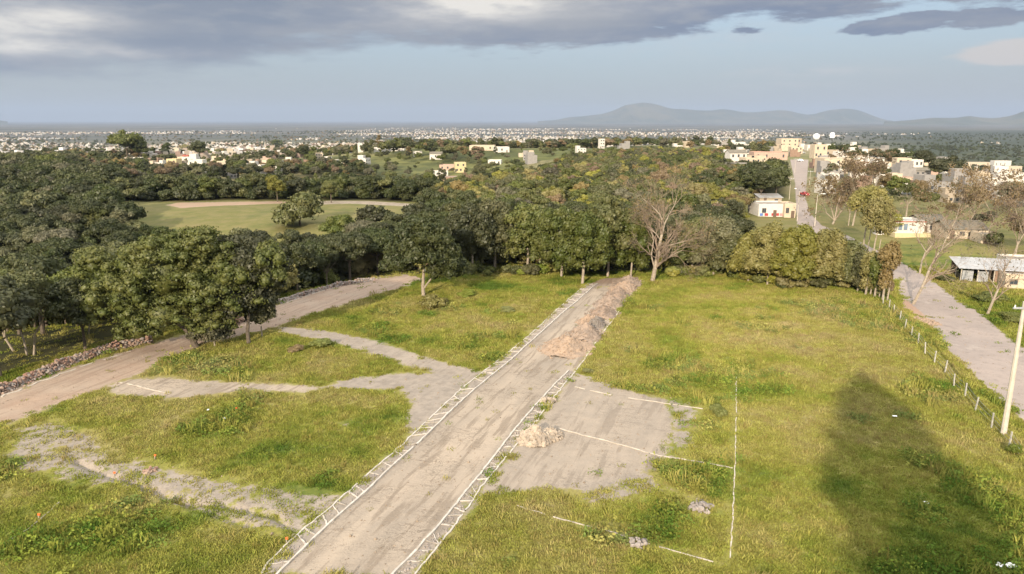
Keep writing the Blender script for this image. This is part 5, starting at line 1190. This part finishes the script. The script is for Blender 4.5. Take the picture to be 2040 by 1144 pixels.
CAND = [c for c in CAND if -80 < proj(c[0], c[1], c[2])[0] < 2120]
# trees that stand apart and can be told one by one
for px, py, hpx, ki, tint, lab in (
        (598, 450, 66, 7, 'olive', 'round bushy tree standing in front of the clearing'), (553, 402, 48, 3, 'yellow green', 'yellow green tree at the rim of the clearing'), (660, 404, 42, 0, 'olive', 'round olive tree on the rim of the clearing'),
        (255, 322, 62, 2, 'olive', 'tall olive tree rising over the far left town'), (282, 322, 40, 0, 'dark green', 'dark tree right of the tall olive tree'), (334, 318, 34, 5, 'dark green', 'dark pointed tree left of the house cluster'), (398, 322, 40, 0, 'dark green', 'dark bare looking tree behind the house cluster'), (372, 310, 22, 0, 'yellow green', 'small bright green tree behind the house cluster'),
        (605, 322, 30, 1, 'dark green', 'dark round tree on the middle ridge'), (555, 300, 26, 3, 'olive', 'olive tree near the centre of the left town'), (1735, 366, 46, 3, 'olive', 'spreading olive tree in the village right of the big blank wall'), (1885, 372, 62, 2, 'dark green', 'tall dark tree at the plateau village edge'),
        (1655, 330, 22, 0, 'brownish', 'small brownish tree behind the cream corner house'), (1480, 338, 18, 7, 'dark green', 'dark round tree beside the stepped white house'), (1375, 302, 20, 0, 'brownish', 'brown tree on the skyline of the wood'), (1805, 432, 66, 6, 'olive', 'wide open crowned tree behind the white house'),
        (1545, 400, 66, 0, 'dark green', 'large dark tree above the painted building'), (1515, 402, 56, 3, 'dark green', 'greyish dark tree left of the large dark one above the painted building'), (1410, 470, 56, 0, 'dark green', 'very dark tree under the white tin roof'), (1465, 440, 44, 0, 'yellow green', 'bright green tree left of the painted building'),
        (2010, 420, 60, 1, 'grey green', 'dark greyish tree at the right border'), (1700, 372, 50, 6, 'brownish', 'brown open tree beside the white balcony house'), (1780, 470, 44, 6, 'yellow green', 'feathery tree at the left corner of the white house'), (1600, 442, 1, 7, 'olive', '')):
    if not lab: continue
    x, y, z = G3(px, py); s_ = depth(x, y, z) / FPX; h = hpx * s_; hh = {0: 9.8, 1: 9.8, 2: 9.8, 3: 9.2, 4: 9.2, 5: 10, 6: 9.4, 7: 4.5}[ki]
    tree('tree', lab, 'tree', (x, y, z), ki, 0 if s_ * FPX < 260 else 1, tint, h / hh, px * .7, 'trees standing apart')
CAND = [c for c in CAND if all((c[0] - a) ** 2 + (c[1] - b_) ** 2 > 14 for a, b_ in TREES[-24:])]
# ridge trees
for i in range(34):
    px = rngw.uniform(700, 960); py = 300 + (px - 700) * .09 + rngw.uniform(-6, 6); q = G(px, py)
    if q: CAND.append((q[0], q[1], TZ(*q), [6, 5, 2, 6][rngw.integers(4)], ['brownish', 'olive', 'dark green'][rngw.integers(3)], rngw.uniform(1.0, 1.5), rngw.uniform(0, 6), 'ridge with the long white wall'))
for a, b_, py0, n in ((930, 1290, 548, 34), (1325, 1470, 550, 16), (1462, 1770, 576, 46)):      # low growth at the foot of the field-edge trees
    for i in range(n):
        px = rngw.uniform(a, b_)
        if 1175 < px < 1285: continue
        py = (np.interp(px, [1462, 1560, 1690, 1770], [556, 572, 572, 596]) if a == 1462 else py0) + rngw.uniform(-5, 3); q = G(px, py)
        CAND.append((q[0], q[1], TZ(*q), 7, ['olive', 'fresh green', 'yellow green'][rngw.integers(3)], rngw.uniform(.26, .5), rngw.uniform(0, 6), 'field edge undergrowth'))
CAND.sort(key=lambda c: -(c[5] * {5: .6, 7: .5}.get(c[3], 1)) / depth(c[0], c[1], c[2]))
NIND = 225
WORD = {0: 'round', 1: 'domed', 2: 'broad', 3: 'clumpy', 4: 'uneven', 5: 'slim', 6: 'open', 7: 'low'}
for c in CAND[:NIND]:
    px, py = proj(c[0], c[1], c[2]); t_ = depth(c[0], c[1], c[2])
    row = 'front' if t_ < 150 else 'second' if t_ < 180 else 'middle' if t_ < 230 else 'rear'
    o = tree('tree', 'x', 'tree', c[:3], c[3], 0 if t_ < 215 else 1, c[4], c[5], c[6], 'trees of the ' + c[7]); RELAB.append((o, f'{WORD[c[3]]} {c[4]} tree', px, py - 12))
FARP = [(c[0], c[1], c[2], c[3], c[4], c[5], c[6]) for c in CAND[NIND:]]
# scattered trees of the plain
def plain_trees(n=20000):
    u = rngw.uniform(-.64, .66, n); t = np.exp(rngw.uniform(math.log(520), math.log(7000), n)); x = np.sin(u) * t; y = np.cos(u) * t
    d = vn(x / 220, y / 160, 31) + .5 * vn(x / 60, y / 60, 32); thr = np.where(u > .42, -.1, -.05) ; ok = d > thr
    inwood = in_polys(x, y, [WB, WA] + WE) > 0
    ok &= ~inwood; ok &= ~((np.abs(u - .37) < .035) & (t < 950))
    for a, b_, r in BLD: ok &= np.hypot(x - a, y - b_) > r
    x, y = x[ok], y[ok]; z = terrain(x, y)
    for a, b_, c in zip(x, y, z): FARP.append((a, b_, c, [0, 1, 2, 3, 4, 5][rngw.integers(6)], (['dark green'] if a > b_ * .42 else ['olive', 'dark green', 'grey green', 'dark green', 'brownish'])[rngw.integers(1 if a > b_ * .42 else 5)], rngw.uniform(.6, 1.1) * (1 + .25 * (math.hypot(a, b_) > 2500)), rngw.uniform(0, 6.28)))  # only dark leaves on the right, to go with the painted cloud shade
plain_trees()

# hidden source meshes for the masses: kept in a collection that is not part of the scene
def gn_mass(name, srcs, P, S, R, I, label, cat, tilt=None):
    """one object: a point cloud whose points carry copies of the source meshes"""
    lib = bpy.data.collections.new(name + '_sources'); 
    for i, (me, mt) in enumerate(srcs):
        m2 = me
        if mt is not None: m2 = me.copy(); m2.materials.clear(); [m2.materials.append(q) for q in mt]
        o = bpy.data.objects.new('s%03d_%s' % (i, name), m2); lib.objects.link(o)
    me = bpy.data.meshes.new(name); me.vertices.add(len(P)); me.vertices.foreach_set('co', np.asarray(P, np.float32).ravel())
    for nm, typ, v in (('scl', 'FLOAT', S), ('rot', 'FLOAT', R), ('idx', 'INT', I)):
        a = me.attributes.new(nm, typ, 'POINT'); a.data.foreach_set('value', np.asarray(v, np.float32 if typ == 'FLOAT' else np.int32))
    o = ob(name, me); g = bpy.data.node_groups.new(name, 'GeometryNodeTree')
    g.interface.new_socket(name='Geometry', in_out='INPUT', socket_type='NodeSocketGeometry'); g.interface.new_socket(name='Geometry', in_out='OUTPUT', socket_type='NodeSocketGeometry')
    N = g.nodes.new; L = g.links.new; gi = N('NodeGroupInput'); go = N('NodeGroupOutput'); ci = N('GeometryNodeCollectionInfo'); ci.inputs[0].default_value = lib; ci.inputs['Separate Children'].default_value = True; ci.inputs['Reset Children'].default_value = True
    ip = N('GeometryNodeInstanceOnPoints'); ip.inputs['Pick Instance'].default_value = True
    def na(nm, t): q = N('GeometryNodeInputNamedAttribute'); q.data_type = t; q.inputs[0].default_value = nm; return q.outputs[0]
    cx = N('ShaderNodeCombineXYZ'); L(na('rot', 'FLOAT'), cx.inputs[2]); L(gi.outputs[0], ip.inputs['Points']); L(ci.outputs[0], ip.inputs['Instance']); L(na('idx', 'INT'), ip.inputs['Instance Index'])
    L(cx.outputs[0], ip.inputs['Rotation']); L(na('scl', 'FLOAT'), ip.inputs['Scale']); L(ip.outputs[0], go.inputs[0])
    md = o.modifiers.new('scatter', 'NODES'); md.node_group = g; tag(o, label, cat, None, 'stuff'); return o
TN = list(LEAF)
def tree_src(lod, ki, tint):
    cm, tm = PR[lod][ki]; V1 = np.empty(len(cm.vertices) * 3, np.float32); cm.vertices.foreach_get('co', V1); return (cm, [LEAF[tint]])
def mass_trees():
    near = [f for f in FARP if math.hypot(f[0], f[1]) < 620]; far = [f for f in FARP if math.hypot(f[0], f[1]) >= 620]
    for lod, L, nm, lb in ((1, near, 'distant_trees', 'the many further trees of the woods and gardens'), (2, far, 'far_trees', 'scattered trees and copses of the far plain')):
        srcs = []; key = {}
        for ki in range(8):
            for tn in TN: key[(ki, tn)] = len(srcs); srcs.append(tree_src(lod, ki, tn))
        A = np.array([[f[0], f[1], f[2], f[5], f[6]] for f in L]); I = [key[(f[3], f[4])] for f in L]
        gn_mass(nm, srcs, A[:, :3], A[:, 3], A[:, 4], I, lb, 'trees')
mass_trees()

# ------------------------------------------------------------------ grass and weeds of the field
def tuft_mat(name, k, kk=None):
    m_, t = mat(name); oi = t.n('ShaderNodeObjectInfo'); col = grass_col(t, oi.outputs['Location'])
    col = t.vm('MULTIPLY', col, k)
    hs = t.n('ShaderNodeHueSaturation', {'Hue': t.mr(oi.outputs['Random'], 0, 1, .487, .512, False), 'Value': t.mr(oi.outputs['Random'], 0, 1, .75, 1.25, False), 'Color': col})
    d = t.n('ShaderNodeBsdfDiffuse', {0: hs.outputs[0]}); tr = t.n('ShaderNodeBsdfTranslucent', {0: hs.outputs[0]})
    t.n('ShaderNodeOutputMaterial', {0: t.n('ShaderNodeMixShader', {0: .3, 1: d.outputs[0], 2: tr.outputs[0]}).outputs[0]}); return m_
MT1 = tuft_mat('grass_blades', (1.0, 1.0, 1.0)); MT2 = tuft_mat('weed_leaves', (.62, .80, .8)); MT3 = tuft_mat('dry_stalks', (1.15, 1.05, 1.25))
def tuft(seed, n, h, spread, w, mt, lean=.5):
    rng = np.random.default_rng(seed); V = []; F = []
    for i in range(n):
        a = rng.uniform(0, 6.28); r = spread * math.sqrt(rng.random()); x, y = math.cos(a) * r, math.sin(a) * r; hh = h * rng.uniform(.5, 1.2); b = rng.uniform(0, 6.28); lx, ly = math.cos(b) * lean * hh, math.sin(b) * lean * hh
        c = rng.uniform(0, 3.14); wx, wy = math.cos(c) * w, math.sin(c) * w; o = len(V)
        V += [(x - wx, y - wy, 0), (x + wx, y + wy, 0), (x + wx * .8 + lx * .45, y + wy * .8 + ly * .45, hh * .62), (x - wx * .8 + lx * .45, y - wy * .8 + ly * .45, hh * .62), (x + lx, y + ly, hh)]
        F += [(o, o + 1, o + 2, o + 3), (o + 3, o + 2, o + 4)]
    return mesh('tuft', V, F, [mt])
def weed(seed, n, h, spread, leaf, mt):
    rng = np.random.default_rng(seed); m_ = n; P = rng.normal(0, 1, (m_, 3)) * (spread * .5, spread * .5, h * .28) + (0, 0, h * .45); P[:, 2] = np.abs(P[:, 2]); nrm = rng.normal(0, 1, (m_, 3)) + (0, 0, .8); nrm /= np.linalg.norm(nrm, axis=1)[:, None]
    a = np.cross(nrm, rng.normal(size=(m_, 3))); a /= np.linalg.norm(a, axis=1)[:, None]; b = np.cross(nrm, a); s_ = leaf * rng.uniform(.5, 1.2, (m_, 1))
    V = np.stack([P - a * s_, P - b * s_ * .6, P + a * s_, P + b * s_ * .6], 1).reshape(-1, 3); return mesh('weed', V, np.arange(m_ * 4).reshape(-1, 4).astype(np.int32), [mt])
def field_masks(x, y):
    d = np.max([poly_sdf(x, y, P) for P in (MAINK, LROAD, PAD, PATH1, GPATCH, ROADP, ROADP2, VERGE)], 0)
    d = np.maximum(d, poly_sdf(x, y, PATH2) - .1); bare = np.max([poly_sdf(x, y, P) for P in BARE], 0)
    return d, bare
LINES = [PL(p) for p in ([(1145, 771), (1400, 815)], [(1112, 854), (1220, 882), (1460, 933)], [(1467, 752), (1464, 933), (1455, 1112)], [(1100, 1030), (1310, 1090), (1440, 1125)])]
def sow(n, tmin, tmax, tilt=1.0):
    u = rngw.uniform(-.68, .68, n); t = (tmin ** tilt + rngw.random(n) * (tmax ** tilt - tmin ** tilt)) ** (1 / tilt); x = np.sin(u) * t; y = np.cos(u) * t
    ok = (np.abs(x / (y + 6)) < .74); x, y = x[ok], y[ok]; d, bare = field_masks(x, y); wobble = vn(x / 1.1, y / 1.1, 61) * 1.8 + vn(x / .4, y / .4, 62)
    p = np.where(d + wobble > -.1, .004, 1.0); p = np.where(bare > -.3, np.minimum(p, .16 + .5 * (vn(x / 1.5, y / 1.5, 63) > .12)), p)
    wd_ = np.max([poly_sdf(x, y, P) for P in WOODL], 0); p = np.where((wd_ > 4) & (poly_sdf(x, y, CLEAR) < 0), .08, p)
    ld_ = np.min([seg_dist(x, y, P) for P in LINES], 0); p = np.where(ld_ < .35, p * .12, p)
    k = rngw.random(len(x)) < p; x, y = x[k], y[k]; return x, y, terrain(x, y)
def grass():
    src = [(tuft(500 + i, 18, .13, .36, .032, MT1, .8), None) for i in range(4)] + [(tuft(510 + i, 12, .30, .30, .028, MT3, .5), None) for i in range(2)]
    x, y, z = sow(190000, 38, 165, 1.25); n = len(x); S = rngw.uniform(.7, 1.35, n) * (1 + np.clip((np.hypot(x, y) - 70) / 160, 0, .8)); I = rngw.choice(6, n, p=[.23, .23, .22, .22, .05, .05])
    gn_mass('grass', src, np.column_stack([x, y, z - .02]), S, rngw.uniform(0, 6.28, n), I, 'yellow green grass covering the building plots', 'grass')
    src = [(weed(530 + i, 46, .42, .55, .095, MT2), None) for i in range(3)] + [(weed(540 + i, 60, .62, .75, .10, MT1), None) for i in range(2)] + [(tuft(550, 22, .75, .45, .03, MT3, .35), None)]
    x, y, z = sow(60000, 38, 175, 1.3); dn = vn(x / 9, y / 9, 71) + .7 * vn(x / 3, y / 3, 72); k = (dn > .24) & (rngw.random(len(x)) < .75); x, y, z = x[k], y[k], z[k]; n = len(x)
    gn_mass('weeds', src, np.column_stack([x, y, z - .03]), rngw.uniform(.6, 1.5, n), rngw.uniform(0, 6.28, n), rngw.choice(6, n, p=[.24, .22, .2, .12, .1, .12]), 'leafy weeds and dry stalks standing in the grass', 'weeds')
grass()
# pebbles and clods on the bare earth
def pebbles():
    n = 26000; u = rngw.uniform(-.66, .66, n); t = 38 + 110 * rngw.random(n) ** 1.2; x = np.sin(u) * t; y = np.cos(u) * t; d, bare = field_masks(x, y); k = ((d > -.6) | (bare > 0)) & (rngw.random(n) < .45); x, y = x[k], y[k]; z = terrain(x, y)
    V, F = rocks(rngw, np.column_stack([x, y, z]), np.exp(rngw.normal(-3.1, .45, len(x))).clip(.02, .16)); o = ob('gravel', mesh('gravel', V, F.astype(np.int32), [surf('clods', (.26, .20, .145), .4, 1, .95)])); tag(o, 'clods and pebbles strewn over the bare earth', 'gravel', None, 'stuff')
pebbles()
# individual bushes that can be picked out in the field and on the verges
for i, (px, py, wpx, hpx, tint, lab) in enumerate(((1430, 828, 34, 22, 'fresh green', 'green bush where the upper lime line meets the long one'), (1170, 742, 22, 8, 'fresh green', 'low green bush at the corner of the yard'), (640, 690, 46, 16, 'fresh green', 'low yellowish bush patch beside the narrow path'), (590, 700, 30, 12, 'brownish', 'low brownish bush beside the narrow path'),
        (1275, 540, 26, 22, 'olive', 'bush left of the bare tree foot'), (1350, 548, 40, 20, 'olive', 'olive bush right of the bare tree foot'), (1700, 560, 20, 34, 'dark green', 'dark bush in the gap beside the slim trees'), (1925, 548, 44, 14, 'fresh green', 'bush at the shed front beside the street'), (1975, 598, 60, 14, 'fresh green', 'sunlit low bush on the verge below the shed'),
        (2018, 640, 50, 16, 'fresh green', 'low bush on the verge at the right border'), (1880, 560, 36, 14, 'olive', 'low bush at the upper edge of the street verge'), (2020, 905, 30, 22, 'fresh green', 'pale weed clump behind the thick pole'), (1770, 590, 16, 30, 'brownish', 'brown shrub at the head of the fence'), (930, 590, 36, 12, 'fresh green', 'low pale bush in the middle field'), (1010, 620, 30, 8, 'fresh green', 'low bush in the middle field near the left kerb'))):
    x, y, z = G3(px, py); s_ = depth(x, y, z) / FPX; r = thing('bush', lab, 'bush', (x, y, z), i * 1.3, 'bushes in the field and on the verges'); cm, tm = PR[0][7]
    for nm, me, mt in (('crown', cm, LEAF[tint]), ('stem', tm, M_BARK)):
        o = ob(nm, me, r); o.scale = (wpx * s_ / 6.2, wpx * s_ / 6.2, hpx * s_ / 4.4); o.material_slots[0].link = 'OBJECT'; o.material_slots[0].material = mt

# ------------------------------------------------------------------ mountains
def mountains(prof, dist, name, seed, dep):
    m_, t = mat('mountain_' + str(seed)); p = t.n('ShaderNodeNewGeometry').outputs['Position']; n = t.noise(p, .0009, 7, .65)
    finish(t, t.mix(t.mr(n, .4, .62), (.045, .052, .03), (.085, .078, .045)), .95)
    xs = np.array([q[0] for q in prof], float); hs = np.array([max(0, 240 - q[1]) * dist / FPX for q in prof]); na = 240; nd = 34
    px = np.linspace(xs[0], xs[-1], na); h = np.interp(px, xs, hs); k = np.ones(7) / 7; h = np.convolve(np.pad(h, 3, 'edge'), k, 'valid')
    az = np.arctan((px - 1020) / FPX); dd = np.linspace(-dep, dep, nd); A, D = np.meshgrid(az, dd); Hh = np.repeat(h[None], nd, 0)
    X = np.tan(A) * (dist + D); Y = dist + D
    prof2 = np.clip(1 - np.abs(D) / dep, 0, 1) ** 1.15; rid = 1 - .85 * np.abs(vn(X / 700, Y / 2000, seed) * 2) * (1 - prof2) - .35 * np.abs(vn(X / 330, Y / 800, seed + 1))*(1-prof2)
    Z = (Hh + 98 * (Hh > 0)) * prof2 * rid - 90 + HC * prof2 * 0 + vn(X / 400, Y / 400, seed + 2) * 18 * prof2
    i = np.arange(nd - 1)[:, None] * na + np.arange(na - 1)[None]
    o = ob(name, mesh(name, np.stack([X, Y, Z], -1).reshape(-1, 3), np.stack([i, i + 1, i + na + 1, i + na], -1).reshape(-1, 4).astype(np.int32), [m_], True)); o['kind'] = 'structure'
mountains([(1070, 242), (1100, 238), (1130, 233), (1160, 230), (1190, 227), (1215, 219), (1235, 210), (1262, 204), (1290, 204), (1305, 209), (1325, 215), (1380, 218), (1400, 220), (1425, 216), (1445, 218), (1470, 223), (1500, 222), (1530, 218), (1555, 219), (1580, 226), (1600, 227), (1630, 219), (1665, 215), (1690, 218), (1715, 227), (1745, 238), (1760, 243)], 26000, 'mountains', 5, 2600)
mountains([(1700, 243), (1750, 240), (1790, 237), (1840, 233), (1880, 233), (1905, 229), (1925, 232), (1960, 234), (1990, 229), (2015, 219), (2045, 210), (2120, 196), (2250, 225), (2400, 243)], 17000, 'mountains', 15, 2200)
mountains([(-300, 243), (-150, 222), (-40, 232), (0, 234), (40, 243)], 20000, 'hills', 25, 1800)

# ------------------------------------------------------------------ haze
def haze():
    m_, t = mat('air'); v = t.n('ShaderNodeVolumePrincipled', {'Color': (.31, .382, .52, 1), 'Density': HAZE_D, 'Anisotropy': 0.0}); t.n('ShaderNodeOutputMaterial', {1: v.outputs[0]})
    b = MB(); b.box(-46000, 46000, -1200, 45000, -200, 760, 0, True); o = ob('haze', b.build('haze', [m_])); tag(o, 'pale blue haze over the far plain', 'haze', None, 'stuff')
HAZE_D = 3.7e-5
haze()

# ------------------------------------------------------------------ labels that say where each tree and house stands
MARKS = [(380, 600, 'the huge oak'), (844, 520, 'the lone wide tree'), (1300, 480, 'the large bare tree'), (598, 420, 'the bushy clearing tree'), (420, 405, 'the pink clearing rim'), (760, 402, 'the thin clearing rim'), (235, 415, 'the left clearing tip'),
         (1540, 420, 'the painted building'), (1415, 430, 'the white tin roof'), (1480, 330, 'the stepped white house'), (1335, 370, 'the tiny white hut'), (1200, 286, 'the narrow white tower'), (343, 328, 'the bright cream house'), (430, 306, 'the arched roof'),
         (800, 300, 'the long ridge wall'), (918, 335, 'the bright cream block'), (1625, 274, 'the round water tank'), (1572, 290, 'the large cream building'), (1668, 332, 'the big blank wall'), (1799, 330, 'the tall cream block'), (1885, 350, 'the tall village tree'),
         (1808, 455, 'the white street house'), (1935, 385, 'the long white wall'), (2014, 356, 'the projecting roof slab'), (1965, 540, 'the tin shed'), (255, 300, 'the tall olive tree'), (22, 630, 'the slim forked tree'), (165, 600, 'the twisted greyish tree'),
         (1000, 298, 'the white hall'), (1498, 275, 'the lattice mast'), (1740, 322, 'the white terrace'), (100, 285, 'the far left town'), (1690, 430, 'the white limbed tree'), (1130, 470, 'the tree line'), (60, 420, 'the dark left wood')]
ORD = ['first', 'second', 'third', 'fourth', 'fifth', 'sixth', 'seventh', 'eighth', 'ninth', 'tenth']
def relabel():
    seen = {}
    for o, base, px, py in RELAB:
        d, mx, my, nm = min((math.hypot(px - mx, (py - my) * 2.2), mx, my, nm) for mx, my, nm in MARKS)
        dx, dy = px - mx, (py - my) * 2.2
        rel = ('left of' if dx < 0 else 'right of') if abs(dx) > abs(dy) else ('behind' if dy < 0 else 'before')
        pre = 'just ' if d < 35 else 'far ' if d > 110 and rel in ('left of', 'right of') else ''
        seen.setdefault(f'{base} {pre}{rel} {nm}', []).append((px, o))
    for lab, L in seen.items():
        L.sort(key=lambda q: q[0])
        for i, (px, o) in enumerate(L):
            o['label'] = lab if len(L) == 1 else lab + (', %s from the left' % ORD[i] if i < 10 else ', in a crowd')
relabel()
